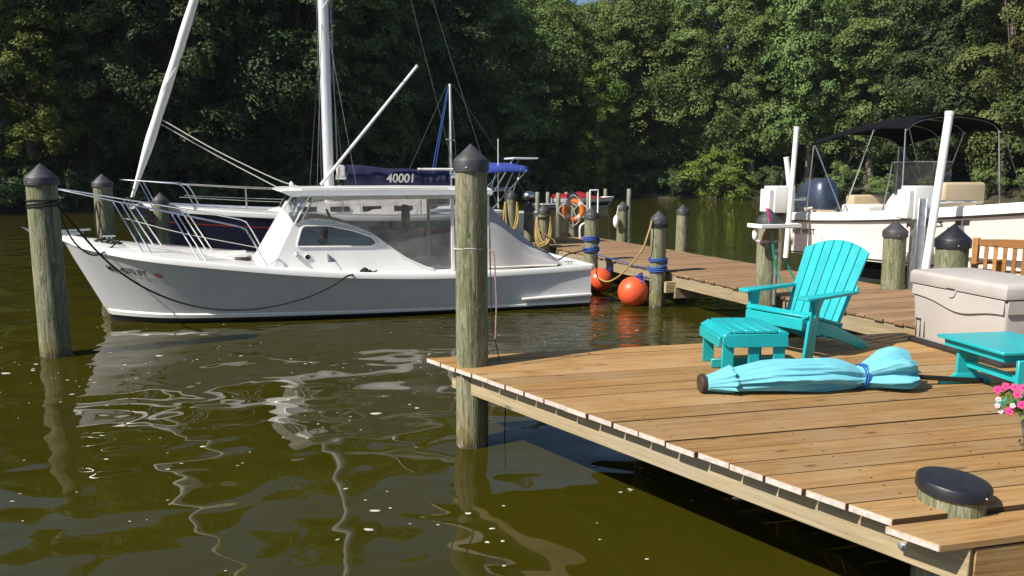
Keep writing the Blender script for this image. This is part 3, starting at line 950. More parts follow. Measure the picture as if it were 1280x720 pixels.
# ================================================================== pilings
CAPS = {}
def piling(x, y, dia, ztop, label, cap='cone', group=None, lean=(0, 0), capmat='cap_plastic', seed=0):
    t = thing('mooring_piling', label, 'piling', (x, y, 0), 0, group)
    rg = random.Random(seed * 7 + int(x * 100))
    lean = (lean[0] + rg.uniform(-.008, .008), lean[1] + rg.uniform(-.008, .008))
    r = dia / 2
    hc = dia * 0.52 if cap == 'cone' else 0.0
    zp = ztop - hc if cap == 'cone' else ztop
    rings = []
    seg = 22
    ph = [rg.uniform(0, 6.28) for _ in range(4)]
    zs = np.linspace(-1.3, zp - 0.02, 14)
    for z in zs:
        f = (z) / ztop
        rr = r * (1.03 - 0.05 * max(0, f))
        ring = []
        for k in range(seg):
            a = 2 * PI * k / seg
            q = rr * (1 + 0.025 * math.sin(3 * a + ph[0] + z * 0.4) + 0.015 * math.sin(7 * a + ph[1]) + 0.012 * math.sin(a + ph[2] + z * 1.7))
            ring.append((q * math.cos(a) + lean[0] * z, q * math.sin(a) + lean[1] * z, z))
        rings.append(ring)
    mb = MB(); mb.loft(rings, True, True)
    mb.build('post', 'piling_wood', t, angle=50)
    lx, ly = lean[0] * zp, lean[1] * zp
    if cap == 'cone':
        mb = MB()
        R_ = r * 1.10
        mb.lathe([(R_ * 0.93, -0.085), (R_, -0.085), (R_ * 1.0, 0.0), (R_ * 0.97, 0.010), (R_ * 0.5, hc * 0.52), (R_ * 0.05, hc * 0.97), (0.002, hc)], (lx, ly, zp), 28)
        c = mb.build('cap', capmat, t, angle=30)
        mb = MB(); mb.sphere((lx - R_ * 0.2, ly - R_ * 0.98, zp - 0.055), 0.008, 8, 6); mb.build('nail', 'galvanised', t)
    return t
piling(*G(590, 555, 0).xy, 0.262, 2.50, 'thick piling with a pointed black cap at the corner of the front deck', seed=1)
piling(*G(71, 444, 0).xy, 0.345, 2.40, 'piling standing alone in the water at the far left, off the white boat bow', seed=2)
piling(-8.08, 15.45, 0.345, 2.29, 'piling just behind the white boat bow, second from the left', seed=3)
piling(-7.56, 15.86, 0.31, 1.71, 'shorter capped piling behind the bow rail, left one of a close pair', seed=4)
piling(-7.24, 16.06, 0.30, 1.91, 'taller capped piling behind the bow rail, right one of a close pair', seed=5)
piling(2.52, 13.32, 0.265, 1.66, 'dock piling with two blue rope bands and a yellow line at its cap', seed=6)
piling(1.56, 15.25, 0.27, 1.64, 'dock piling at the white boat stern with blue rope bands', seed=7)
piling(0.73, 18.0, 0.27, 1.61, 'dock piling hung with a loose coil of yellow rope beside the boat stern', seed=8)
piling(0.42, 19.55, 0.25, 1.58, 'plain capped piling left of the yellow coil, beside the canvas cover', seed=9)
piling(-0.02, 17.85, 0.225, 1.93, 'tall piling with a hanging yellow rope behind the white boat cover', seed=10)
piling(1.68, 21.6, 0.28, 1.86, 'capped piling carrying the orange life ring', seed=11)
piling(2.80, 19.75, 0.28, 1.62, 'piling with a small white float on the water side of the dock', seed=12)
piling(3.75, 17.15, 0.27, 1.63, 'bare capped piling on the water side of the dock, in front of open creek', seed=13)
piling(3.50, 10.60, 0.285, 1.81, 'dark piling with a white tray and green hose behind the turquoise chair', seed=14)
piling(5.63, 11.35, 0.315, 1.61, 'weathered grey capped piling between the chair and the storage box', seed=15, lean=(-0.02, 0))
piling(4.72, 8.30, 0.325, 1.74, 'piling with a glossy navy cap behind the storage box', capmat='cap_dark', seed=16)
piling(4.66, 13.62, 0.28, 1.70, 'boat lift piling below the left white motor box', seed=17)
# low piling through the deck corner, flat cap
lp = G(1190, 628, DZ)
t = thing('low_piling', 'sawn-off piling with a flat round black cap at the near deck corner', 'piling', (lp.x, lp.y, 0), 0)
mb = MB()
rings = []
for z in (-1.2, -0.4, 0.3, DZ + 0.04, DZ + 0.088):
    rings.append([(0.148 * (1 + 0.02 * math.sin(3 * a_) + 0.01 * math.sin(8 * a_)) * math.cos(a_), 0.148 * (1 + 0.02 * math.sin(3 * a_)) * math.sin(a_), z) for a_ in [2 * PI * k / 26 for k in range(26)]])
mb.loft(rings, True, True); mb.build('post', 'piling_wood', t, angle=50)
mb = MB()
ax = Vector((0.06, -0.04, 1)).normalized()
mb.lathe([(0.150, -0.030), (0.163, -0.030), (0.164, 0.012), (0.157, 0.023), (0.12, 0.028), (0.002, 0.029)], (0, 0, DZ + 0.092), 40, ax)
mb.build('cap', 'cap_dark', t, angle=35)
mb = MB(); mb.sphere((0.07, -0.149, DZ + 0.080), 0.006, 8, 6); mb.build('nail', 'galvanised', t)
# stumps far off beyond the dock
for i, (px, yt, Y, h) in enumerate([(685, 240, 56, 0), (698, 241, 50, 0), (708, 240, 57, 0), (757, 236, 60, 0), (786.5, 236, 52, 0), (672, 240, 52, 0), (735.5, 240, 55, 0)]):
    p = A(px, yt, Y)
    t = tag(bpy.data.objects.new('far_piling', None), ['pale stump at the left of the distant landing', 'thin post in open water left of the life ring', 'short stump just left of the life ring', 'pale stump behind the red covered boat', 'tall thin post at the right end of the distant landing', 'small post beside the silver grill dome', 'stump in front of the red boat cover'][i], 'piling', 'far pilings across the creek')
    COL.objects.link(t); t.location = (p.x, p.y, 0)
    mb = MB(); mb.lathe([(0.15, -0.8), (0.145, p.z * 0.5), (0.14, p.z - 0.02), (0.125, p.z), (0.002, p.z)], (0, 0, 0), 12); mb.build('post', 'stump_wood', t)
blk = thing('piling_block', 'timber bracing block bolted to the blue banded piling under the dock', 'timber block', (2.86, 13.22, 0.36), math.atan2(FN.y, FN.x))
mb = MB(); mb.box((0, 0, 0), (0.52, 0.07, 0.19)); mb.build('block', 'frame_wood', blk, 0.004)
mb = MB(); mb.lathe([(.001, 0), (.02, 0), (.02, .008), (.001, .01)], (-.05, -.036, .02), 10, (0, -1, 0)); mb.build('bolt', 'galvanised', blk)
# ================================================================== hull helper
class Hull:
    """sheer (x, half breadth, z) and waterline (x, half breadth) tables; t runs bow to stern, s waterline to sheer"""
    def __init__(self, sx, sb, sz, wx, wb, kx, kz, zw=0.0, flare=(1.6, 1.0)):
        self.sx, self.sb, self.sz = map(np.array, (sx, sb, sz))
        self.wx, self.wb = np.array(wx), np.array(wb)
        self.kx, self.kz, self.zw, self.flare = kx, kz, zw, flare
    def sheer(self, t):
        x = self.sx[0] + (self.sx[-1] - self.sx[0]) * t
        return np.array([x, self._s(x, self.sb), self._s(x, self.sz)])
    def _s(self, x, tab):
        return float(np.interp(x, self.FX, self.FT[id(tab)]))
    def prep(self):
        # smooth the tables a little so that the plating shows no knuckles
        self.FX = np.linspace(self.sx[0], self.sx[-1], 200)
        self.FT = {}
        for tab in (self.sb, self.sz):
            y = np.interp(self.FX, self.sx, tab)
            k = np.ones(21) / 21
            yp = np.concatenate([2 * y[0] - y[20:0:-1], y, 2 * y[-1] - y[-2:-22:-1]])
            ys = np.convolve(np.convolve(yp, k, 'same'), k, 'same')[20:-20]
            w = np.clip(np.minimum(np.arange(200), np.arange(200)[::-1]) / 20, 0, 1)
            self.FT[id(tab)] = ys * w + y * (1 - w)
        self.GX = np.linspace(self.wx[0], self.wx[-1], 200)
        y = np.interp(self.GX, self.wx, self.wb)
        yp = np.concatenate([2 * y[0] - y[20:0:-1], y, 2 * y[-1] - y[-2:-22:-1]])
        k = np.ones(21) / 21
        self.GB = np.maximum(0, np.convolve(yp, k, 'same')[20:-20])
        self.GB[0] = self.wb[0]; self.GB[-1] = max(0, self.wb[-1])
        return self
    def wl(self, t):
        x = self.wx[0] + (self.wx[-1] - self.wx[0]) * t
        return np.array([x, float(np.interp(x, self.GX, self.GB)), self.zw])
    def keel(self, t):
        return np.array([self.kx[0] + (self.kx[1] - self.kx[0]) * t, 0.0, self.kz[0] + (self.kz[1] - self.kz[0]) * min(1, t * 4)])
    def pt(self, t, s, side=-1, off=0.0):
        S, W = self.sheer(t), self.wl(t)
        if s < 0:                                       # below the waterline table
            K = self.keel(t)
            p = W + (K - W) * (-s)
        else:
            e = self.flare[0] + (self.flare[1] - self.flare[0]) * min(1, t * 1.6)
            p = W + (S - W) * s
            p[1] = W[1] + (S[1] - W[1]) * s ** e
        return Vector((p[0], side * (p[1] + off), p[2]))
    def mesh(self, mb, ss, nt=40, mi=lambda s: 0):
        for side in (-1, 1):
            for a, b in zip(ss[:-1], ss[1:]):
                r0 = [self.pt((i / nt) ** 1.25, a, side) for i in range(nt + 1)]
                r1 = [self.pt((i / nt) ** 1.25, b, side) for i in range(nt + 1)]
                mb.loft([r0, r1], False, False, mi((a + b) / 2))
        # transom
        pr = [self.pt(1, s, -1) for s in ss] + [self.pt(1, s, 1) for s in reversed(ss)]
        mb.add(pr, [tuple(range(len(pr)))], 0)
    def text(self, txt, size, t0, s0, side, parent, mat, name='lettering', off=0.006, mirror=False):
        vs, fs = flat_text(txt, size)
        L = self.sx[-1] - self.sx[0]
        mb = MB()
        out = []
        w = max(v[0] for v in vs)
        for x, y, z in vs:
            xx = (w - x) if mirror else x
            t = t0 + xx / L
            S, W = self.sheer(t), self.wl(t)
            out.append(self.pt(t, s0 + y / (S[2] - W[2]), side, off))
        mb.add(out, fs)
        o = mb.build(name, mat, parent, smooth=False)
        return o
def weld(o, d=1e-4, angle=40):
    bm = bmesh.new(); bm.from_mesh(o.data)
    bmesh.ops.remove_doubles(bm, verts=bm.verts, dist=d)
    bmesh.ops.recalc_face_normals(bm, faces=bm.faces)
    bm.to_mesh(o.data); bm.free()
    o.data.set_sharp_from_angle(angle=R(angle))
    return o

# ================================================================== white cabin boat
BA = R(18.5)
boat = thing('cabin_boat', 'white cabin boat with a clear curtained hardtop moored beside the pilings', 'boat', (-6.30, 12.02, 0), BA)
H1 = Hull([-.6, -.3, 0, .5, 1, 2, 3, 4, 5, 6, 7, 7.75], [0, .40, .68, .97, 1.09, 1.19, 1.25, 1.29, 1.30, 1.26, 1.15, 1.05],
          [1.285, 1.18, 1.12, 1.03, .965, .835, .72, .65, .61, .605, .615, .63],
          [0, .5, 1, 1.9, 3, 4, 5.4, 6.5, 7.7], [0, .42, .66, .82, .93, 1.02, 1.12, 1.16, 1.17], (0.35, 7.6), (-.35, -.5), 0.03, (1.2, 1.0)).prep()
mb = MB()
H1.mesh(mb, [-1, -.5, 0, .06], 44, lambda s: 1 if s < .04 else 0)
H1.mesh(mb, [.06, .2, .35, .5, .65, .8, .92, 1.0], 44)
hull = weld(mb.build('hull', ['hull_white', 'antifoul'], boat))
# white strake just above the water
for side, nm in ((-1, 'strake'), (1, 'strake')):
    mb = MB()
    rows = [[H1.pt(0.006 + 0.99 * i / 40, s, side, o_) for i in range(41)] for s, o_ in ((.055, .0), (.06, .030), (.115, .030), (.135, .0))]
    mb.loft(rows, False); mb.build(nm, 'gelcoat', boat)
# gunwale and deck
mb = MB()
nn = 44
for side in (-1, 1):
    rows = []
    for (so, dz) in ((0.0, -.012), (.030, -.005), (.032, .06), (.015, .085), (-.06, .088)):
        row = []
        for i in range(nn + 1):
            S = H1.sheer((i / nn) ** 1.2)
            yb = max(0.0, S[1] + so) if i else 0.0
            row.append(Vector((S[0] - (.03 if i == 0 else 0), side * yb, S[2] + dz)))
        rows.append(row)
    mb.loft(rows, False)
weld(mb.build('gunwale', 'gelcoat', boat), 1e-4)
mb = MB()
rows = []
for f in np.linspace(-1, 1, 9):
    row = []
    for i in range(nn + 1):
        S = H1.sheer((i / nn) ** 1.2)
        row.append(Vector((S[0], f * max(0, S[1] - .04), S[2] + .075 + .05 * (1 - f * f) * min(1, max(0, (3.0 - S[0]) / 2.0)))))
    rows.append(row)
mb.loft(rows, False); mb.build('deck', 'gelcoat', boat)
# transom cap
S = H1.sheer(1)
mb = MB(); mb.box((S[0] + .01, 0, S[2] + .035), (.09, 2 * S[1] + .04, .11)); mb.build('transom_cap', 'gelcoat', boat, .01)
mb = MB(); mb.prism([(6.42, -1.16, .215), (7.70, -1.14, .235), (7.70, -1.14, .20), (6.42, -1.16, .18)], (0, 0, 0), (0, -.085, -.005)); mb.build('spray_rail', 'gelcoat', boat, .006)
mb = MB(); mb.prism([(6.42, 1.16, .215), (7.70, 1.14, .235), (7.70, 1.14, .20), (6.42, 1.16, .18)], (0, 0, 0), (0, .085, -.005)); mb.build('spray_rail', 'gelcoat', boat, .006)
# registration
H1.text('MD 4070 BY', .112, (.60 - .03 - .02) / 8.35, .745, -1, boat, 'black_paint', 'registration_number', .016)
mb = MB(); mb.loft([[H1.pt((.60 + .64 + .10 * i / 3) / 8.35, s, -1, .006) for i in range(4)] for s in (.735, .80)], False); mb.build('registration_sticker', 'sticker_red', boat)
# cabin side panels
YC = .90
side_out = [(2.437, .80), (2.60, 1.17), (2.772, 1.495), (2.869, 1.535), (3.06, 1.575), (3.25, 1.565), (3.387, 1.538), (3.55, 1.50), (3.689, 1.452), (3.82, 1.40), (3.939, 1.344), (4.07, 1.26), (4.198, 1.158), (4.33, 1.06), (4.46, .961), (4.59, .88), (4.722, .814), (4.85, .755), (4.98, .715), (5.90, .705), (5.90, .64), (2.45, .66)]
def rounded(pts, r, n=5):
    out = []
    m = len(pts)
    for i in range(m):
        a, b, c = Vector(pts[i - 1]), Vector(pts[i]), Vector(pts[(i + 1) % m])
        d1, d2 = (a - b), (c - b)
        rr = min(r, d1.length * .45, d2.length * .45)
        p, q = b + d1.normalized() * rr, b + d2.normalized() * rr
        for k in range(n + 1):
            t = k / n
            out.append(p * (1 - t) ** 2 + b * 2 * t * (1 - t) + q * t * t)
    return out
win = rounded([(2.80, 1.145), (2.905, 1.475), (3.30, 1.475), (3.69, 1.385), (3.99, 1.275), (4.065, 1.18), (3.98, 1.12)], .07)
lean = lambda z: (z - .7) * .10                            # tumblehome
for side in (-1, 1):
    f3 = lambda p: Vector((p[0], side * (YC - lean(p[1])), p[1]))
    cs = panel([f3(p) for p in side_out], [f3(p) for p in win], (0, -side * .035, 0))
    so = cs.build('cabin_side', 'gelcoat', boat, angle=30)
    fr = MB()
    loop = [Vector((p[0], side * (YC - lean(p[1]) + .004), p[1])) for p in win]
    fr.tube(loop, .016, 6, False, 0, True); fr.build('window_frame', 'gelcoat', so)
    gp = MB(); gp.add([Vector((p[0], side * (YC - lean(p[1]) - .018), p[1])) for p in win], [tuple(range(len(win)))]); gp.build('window_pane', 'window_glass', so, smooth=False)
    # coaming lip along the swoosh
    lip = MB(); lip.tube([Vector((p[0], side * (YC - lean(p[1]) + .003), p[1] + .004)) for p in spline([(a[0], a[1], 0) for a in side_out[3:19]], 3) for p in [(p[0], p[1])]], .014, 6); lip.build('coaming', 'gelcoat', so)
# port details: intake vent, round port, small light
mb = MB(); mb.lathe([(.001, -.012), (.040, -.012), (.048, .004), (.036, .010), (.030, .0)], (2.965, -YC + .022, .985), 18, (0, -1, 0), caps=False); po = mb.build('porthole', 'gelcoat', boat)
mb = MB(); mb.lathe([(.001, .010), (.040, .010), (.040, .014), (.001, .014)], (2.965, -YC + .020, .985), 16, (0, -1, 0)); mb.build('porthole_glass', 'black_paint', po)
mb = MB(); mb.prism([(3.27, -YC + .02, .90), (3.27, -YC + .02, 1.03), (3.40, -YC + .02, .90)], (0, 0, 0), (0, -.004, 0)); mb.prism([(3.275, -YC + .016, 1.02), (3.36, -YC + .016, .955), (3.40, -YC + .016, .90), (3.30, -YC - .06, .90)], (0, 0, 0), (0, -.006, 0)); mb.build('scoop_vent', 'steel', boat)
mb = MB(); mb.box((2.80, -YC + .0, 1.03), (.05, .05, .07)); mb.box((2.80, -YC - .03, 1.03), (.03, .02, .04)); mb.build('side_light', 'galvanised', boat, .008)
# rounded cabin front with its windows
def front(a, h):                                          # a: -1 port .. 1 starboard, h: 0 deck .. 1 top
    bul = 1 - abs(a) ** 2.4
    xb = 2.437 - .30 * bul; zb = .74 + .10 * bul
    xt = 2.80 - .06 * bul; zt = 1.50 + .34 * bul
    wid = YC - .02 - .08 * h
    return Vector((xb + (xt - xb) * h, a * wid, zb + (zt - zb) * h))
mb = MB(); mb.loft([[front(a, h) for a in np.linspace(-1, 1, 25)] for h in np.linspace(0, 1, 9)], False)
fo = mb.build('cabin_front', 'gelcoat', boat)
mod = fo.modifiers.new('thick', 'SOLIDIFY'); mod.thickness = .03; mod.offset = -1
def front_off(a, h, d):
    e = .01
    n = (front(a + e, h) - front(a - e, h)).cross(front(a, h + e) - front(a, h - e)).normalized()
    if n.x > 0:
        n = -n
    return front(a, h) + n * d
for a0, a1 in ((-.86, -.12), (.12, .86)):
    hs = lambda a: (.48, .89 - .06 * abs(a))
    pan = MB(); pan.loft([[front_off(a, hs(a)[0] + (hs(a)[1] - hs(a)[0]) * k / 6, .006) for a in np.linspace(a0, a1, 9)] for k in range(7)], False)
    fw = pan.build('windshield', 'dark_glass', fo)
    lp_ = [front_off(a, hs(a)[0], .008) for a in np.linspace(a0, a1, 9)] + [front_off(a, hs(a)[1], .008) for a in np.linspace(a1, a0, 9)]
    fr = MB(); fr.tube(lp_, .013, 6, False, 0, True); fr.build('windshield_frame', 'gelcoat', fo)
# hardtop
mb = MB()
rings = []
prof = [(2.50, 2.02), (2.62, 2.045), (3.2, 2.05), (4.5, 2.055), (5.95, 2.04), (5.97, 1.99), (5.95, 1.925), (4.5, 1.93), (2.86, 1.925), (2.75, 1.93), (2.50, 2.005)]
for f in np.linspace(-1, 1, 13):
    rings.append([Vector((x + .12 * (abs(f) ** 3) * (1 if x < 2.7 else 0), f * 1.03, z + (.03 if z > 1.985 else .03) * (1 - f * f) - (.025 if abs(f) > .99 and z > 2.03 else 0))) for x, z in prof])
mb.loft(rings, True, True)
roof = mb.build('hardtop', 'gelcoat', boat, angle=35)
mb = MB(); mb.tube([(2.9, -1.02, 2.05), (5.2, -1.02, 2.055)], .012, 6); mb.build('roof_rail', 'gelcoat', roof)
mb = MB(); mb.tube([(2.86, -1.034, 1.935), (5.95, -1.034, 1.935)], .016, 6); mb.build('awning_track', 'galvanised', roof)
mb = MB(); mb.box((2.78, -.55, 2.11), (.06, .06, .06)); mb.tube([(2.78, -.55, 2.07), (2.78, -.55, 2.16)], .02, 8); mb.build('navigation_light', 'gelcoat', roof, .01)
# posts and upper side panes
yb = lambda z: YC - lean(z)
for side in (-1, 1):
    mb = MB()
    for p0, p1 in (((2.79, side * (yb(1.5)), 1.50), (3.02, side * .93, 1.93)), ((2.90, side * (yb(1.55) + .004), 1.555), (3.10, side * .935, 1.93)), ((2.64, side * .70, 1.74), (2.78, side * .80, 1.95))):
        mb.tube([p0, p1], .016, 6)
    mb.build('windshield_post', 'gelcoat', boat)
    mb = MB(); mb.add([(2.79, side * .835, 1.50), (2.62, side * .60, 1.74), (2.76, side * .72, 1.95), (3.02, side * .925, 1.93)], [(0, 1, 2, 3)]); mb.build('corner_pane', 'window_glass', boat, smooth=False)
    for xx, w in ((5.30, .055), (5.90, .06)):
        mb = MB(); mb.box((xx, side * .925, 1.315), (w, .03, 1.23)); mb.build('curtain_post', 'gelcoat', boat, .004)
mb = MB()
top = [front(a, 1.0) for a in np.linspace(-.8, .8, 13)]
mb.loft([top, [Vector((2.84 - .02 * (1 - a * a), a * .95, 1.95 + .05 * (1 - a * a))) for a in np.linspace(-.8, .8, 13)]], False); mb.build('upper_windshield', 'window_glass', boat)
# clear curtains
for side in (-1, 1):
    yy = .925
    cur = [(2.90, 1.56)] + [(x, z + .015) for x, z in side_out[4:19]] + [(5.275, .72), (5.275, 1.93), (3.10, 1.93)]
    mb = MB()
    poly = []
    for x, z in cur:
        fz = (z - .7) / 1.23
        poly.append(Vector((x, side * (yb(z) * (1 - fz) + .935 * fz if z < 1.7 else .935), z)))
    bm = bmesh.new()
    vv = [bm.verts.new(p) for p in poly]
    es = [bm.edges.new((vv[i], vv[(i + 1) % len(vv)])) for i in range(len(vv))]
    bmesh.ops.triangle_fill(bm, use_beauty=True, edges=es)
    bm.verts.index_update()
    mb.add([v.co.copy() for v in bm.verts], [tuple(v.index for v in f.verts) for f in bm.faces]); bm.free()
    cu = mb.build('clear_curtain', 'clear_vinyl', boat, smooth=False)
    mb = MB(); mb.bar((3.05, side * .95, 1.90), (5.90, side * .95, 1.90), .006, .05); mb.build('curtain_hem', 'white_vinyl', cu)
    mb = MB(); mb.add([(5.33, side * .925, .72), (5.87, side * .925, .72), (5.87, side * .935, 1.93), (5.33, side * .935, 1.93)], [(0, 1, 2, 3)]); mb.build('clear_curtain', 'clear_vinyl', boat, smooth=False)
    mb = MB()
    for p in side_out[4:18:2]:
        mb.sphere((p[0], side * (yb(p[1]) + .018), p[1] - .02), .008, 8, 6)
    for k in range(9):
        mb.sphere((3.3 + k * .25, side * .956, 1.90), .008, 8, 6)
    sn = mb.build('snap', 'wire', cu); sn['kind'] = 'stuff'
# inside: sole, helm seat, bulkhead, blue cooler bag
mb = MB(); mb.box((4.6, 0, .42), (4.2, 1.7, .04)); mb.build('cockpit_sole', 'interior', boat)
mb = MB(); mb.box((4.55, .35, .95), (.10, .10, 1.0)); mb.box((4.55, .35, 1.28), (.44, .46, .1)); mb.box((4.76, .35, 1.52), (.08, .46, .44)); mb.build('helm_seat', 'interior', boat, .03)
mb = MB(); mb.box((5.0, -.45, .72), (.55, .5, .22)); mb.build('cooler_bag', 'bag_blue', boat, .04)
mb = MB(); mb.box((5.55, .3, .85), (.30, .9, .75)); mb.build('engine_box', 'interior', boat, .03)
mb = MB(); mb.box((3.15, 0, 1.36), (.10, 1.5, .04)); mb.box((3.28, .1, 1.45), (.16, .7, .2)); mb.torus((3.45, .35, 1.52), .17, .014, (1, 0, .4), 20, 6); mb.build('helm', 'interior', boat, .0)
# aft canvas cover
mb = MB()
rings = []
rngc = np.random.default_rng(4)
NA, NB = 26, 41
for i in range(NA):
    f = i / (NA - 1)
    xc = 5.93 + 1.16 * f
    hz = 1.93 - 1.18 * (f ** 1.0) - .13 * math.sin(PI * f)
    ring = []
    for j in range(NB):
        a = -1 + 2 * j / (NB - 1)
        wy = (1.0 + .06 * f)
        y = wy * math.sin(a * PI / 2) ** 1.0
        sh = (1 - abs(a) ** 3.2)
        z = .735 + (hz - .735) * (1 - abs(a) ** 3.0) ** .75
        fold = .050 * math.sin(10 * a + 7 * f + 1.0) * math.sin(PI * f) + .030 * math.sin(19 * a - 9 * f) * (.3 + f) + .02 * math.sin(31 * a + 4 * f)
        z += fold * sh
        x = xc + .22 * f * (1 - a * a) - .10 * (1 - f) * 0
        ring.append(Vector((x, y + .02 * math.sin(8 * f + 3 * a), z)))
    rings.append(ring)
mb.loft(rings, False); cv = mb.build('canvas_cover', 'grey_canvas', boat, angle=70)
mb = MB(); mb.tube([r_[0] + Vector((0, -.005, -.005)) for r_ in rings], .012, 6); mb.build('cover_hem', 'white_vinyl', cv)
# rails
def rail(mb, pts, r=.0125, n=5):
    mb.tube(spline(pts, n), r, 8)
br = bpy.data.objects.new('bow_rail', None); COL.objects.link(br); br.parent = boat
for side in (-1, 1):
    mb = MB(); rail(mb, [(-.66, side * .03, 2.06), (-.45, side * .22, 2.02), (.2, side * .50, 1.88), (1.1, side * .80, 1.69), (1.75, side * .95, 1.545), (2.02, side * .99, 1.47), (2.12, side * 1.0, 1.35), (2.36, side * 1.02, .87)]); mb.build('top_rail', 'steel', br)
    for x0, z0, y0, x1, z1, y1 in ((.21, 1.87, .50, .60, 1.10, .66), (.32, 1.855, .54, .72, 1.08, .70), (1.02, 1.705, .78, 1.40, .97, .90), (1.10, 1.69, .80, 1.50, .96, .93)):
        mb = MB(); mb.tube([(x0, side * y0, z0), (x1, side * y1, z1)], .011, 8); mb.build('stanchion', 'steel', br)
mb = MB(); rail(mb, [(.35, -.52, 1.62), (1.15, -.80, 1.40), (2.2, -1.0, 1.17)], .006); mb.build('rail_line', 'rope_white', br)
# bow roller, anchor, cleats
mb = MB(); mb.box((-.62, 0, 1.375), (.62, .14, .035)); mb.box((-.90, -.05, 1.385), (.16, .012, .10)); mb.box((-.90, .05, 1.385), (.16, .012, .10)); mb.build('bow_roller', 'galvanised', boat, .006)
mb = MB(); mb.bar((-.20, 0, 1.43), (-.98, 0, 1.40), .03, .03); mb.add([(-1.0, 0, 1.43), (-1.14, 0, 1.50), (-.92, -.12, 1.34), (-.92, .12, 1.34), (-.74, 0, 1.33)], [(0, 1, 2), (0, 3, 1), (0, 2, 4), (0, 4, 3), (1, 4, 2), (1, 3, 4)]); mb.build('anchor', 'galvanised', boat)
def cleat(parent, p, ax=(1, 0, 0), L=.18, mat='steel', z=0):
    mb = MB(); p = Vector(p); ax = Vector(ax)
    mb.tube([p - ax * L / 2 + Vector((0, 0, .045)), p + ax * L / 2 + Vector((0, 0, .045))], .011, 8)
    mb.tube([p - ax * .03, p - ax * .03 + Vector((0, 0, .045))], .012, 8); mb.tube([p + ax * .03, p + ax * .03 + Vector((0, 0, .045))], .012, 8)
    return mb.build('cleat', mat, parent)
cleat(boat, (.05, .0, 1.28)); cleat(boat, (3.83, -1.12, .72), mat='rope_black'); cleat(boat, (7.42, -.88, .71)); cleat(boat, (7.42, .88, .71))
mb = MB(); mb.box((1.75, 0, .98), (.62, .62, .07)); mb.build('deck_hatch', 'gelcoat', boat, .02)
mb = MB(); mb.box((2.0, -.50, .95), (.26, .16, .05)); mb.build('deck_vent', 'box_dark', boat, .02)

# ================================================================== navy sailboat
sb_ = thing('sailboat', 'navy sailboat with furled white headsail and blue boom cover behind the cabin boat', 'sailboat', (-8.1, 16.5, 0), BA)
H2 = Hull([0, .5, 1.2, 2.5, 4, 5.3, 6.6, 7.6, 8.2], [0, .32, .68, 1.12, 1.36, 1.40, 1.28, 1.05, .88], [1.62, 1.58, 1.53, 1.44, 1.37, 1.33, 1.32, 1.34, 1.37],
          [.75, 2, 3.5, 5, 6.3, 7.5], [0, .62, 1.15, 1.26, 1.12, .72], (1.6, 7.3), (-.3, -.5), 0.0, (1.25, .8)).prep()
mb = MB(); H2.mesh(mb, [-1, -.5, 0, .2, .4, .6, .8, .96], 36); weld(mb.build('hull', 'navy_hull', sb_))
for side in (-1, 1):
    mb = MB(); mb.loft([[H2.pt(.004 + .99 * i / 30, s, side, .006) for i in range(31)] for s in (.808, .822)], False); mb.build('cove_stripe', 'red_paint', sb_)
    mb = MB(); mb.loft([[H2.pt(i / 30, s, side, o_) for i in range(31)] for s, o_ in ((.955, .0), (.96, .03), (1.0, .03), (1.03, .02), (1.03, -.05))], False); mb.build('toe_rail', 'gelcoat', sb_)
    mb = MB(); mb.loft([[H2.pt(.03 + .96 * i / 40, s, side, o_) for i in range(41)] for s, o_ in ((1.03, -.006), (1.065, -.006), (1.065, -.012), (1.03, -.012))], False); mb.build('perforated_rail', 'mast_alloy', sb_)
mb = MB()
rows = []
for f in np.linspace(-1, 1, 7):
    rows.append([Vector((H2.sheer(i / 30)[0], f * (H2.sheer(i / 30)[1] - .02), H2.sheer(i / 30)[2] + .02 + .04 * (1 - f * f))) for i in range(31)])
mb.loft(rows, False); mb.build('deck', 'gelcoat', sb_)
mb = MB()
cx = [2.6, 2.9, 3.6, 5.0, 6.3, 6.35]; ch = [.02, .16, .26, .34, .36, .02]; cw = [.35, .45, .62, .78, .80, .80]
mb.loft([[Vector((x, w * s_, 1.38 + h * hh)) for s_, hh in ((-1, 0), (-.93, .85), (-.5, 1.0), (.5, 1.0), (.93, .85), (1, 0))] for x, h, w in zip(cx, ch, cw)], False)
ct = mb.build('cabin_trunk', 'gelcoat', sb_)
for side in (-1, 1):
    for x in (3.6, 4.3, 5.0, 5.7):
        mb = MB(); mb.box((x, side * (.70 + .03 * (x - 3.6)), 1.52), (.42, .03, .12)); mb.build('cabin_window', 'dark_glass', ct, .008)
# mast with spreaders
mb = MB()
mz = np.linspace(1.4, 13.9, 12)
mb.loft([[Vector((4.15 + .115 * math.cos(a), .085 * math.sin(a), z)) for a in [2 * PI * k / 16 for k in range(16)]] for z in mz], True, True)
mast = mb.build('mast', 'mast_alloy', sb_)
for z in (5.9, 9.6):
    for side in (-1, 1):
        mb = MB(); mb.tube([(4.15, side * .08, z), (4.2, side * .95, z + .05)], [.03, .018], 8); mb.build('spreader', 'mast_alloy', mast)
mb = MB(); mb.tube([(4.30, 0, 2.22), (7.1, 0, 2.25)], .055, 10); mb.tube([(7.10, 0, 2.20), (7.10, 0, 2.42)], .03, 6); boom = mb.build('boom', 'mast_alloy', sb_)
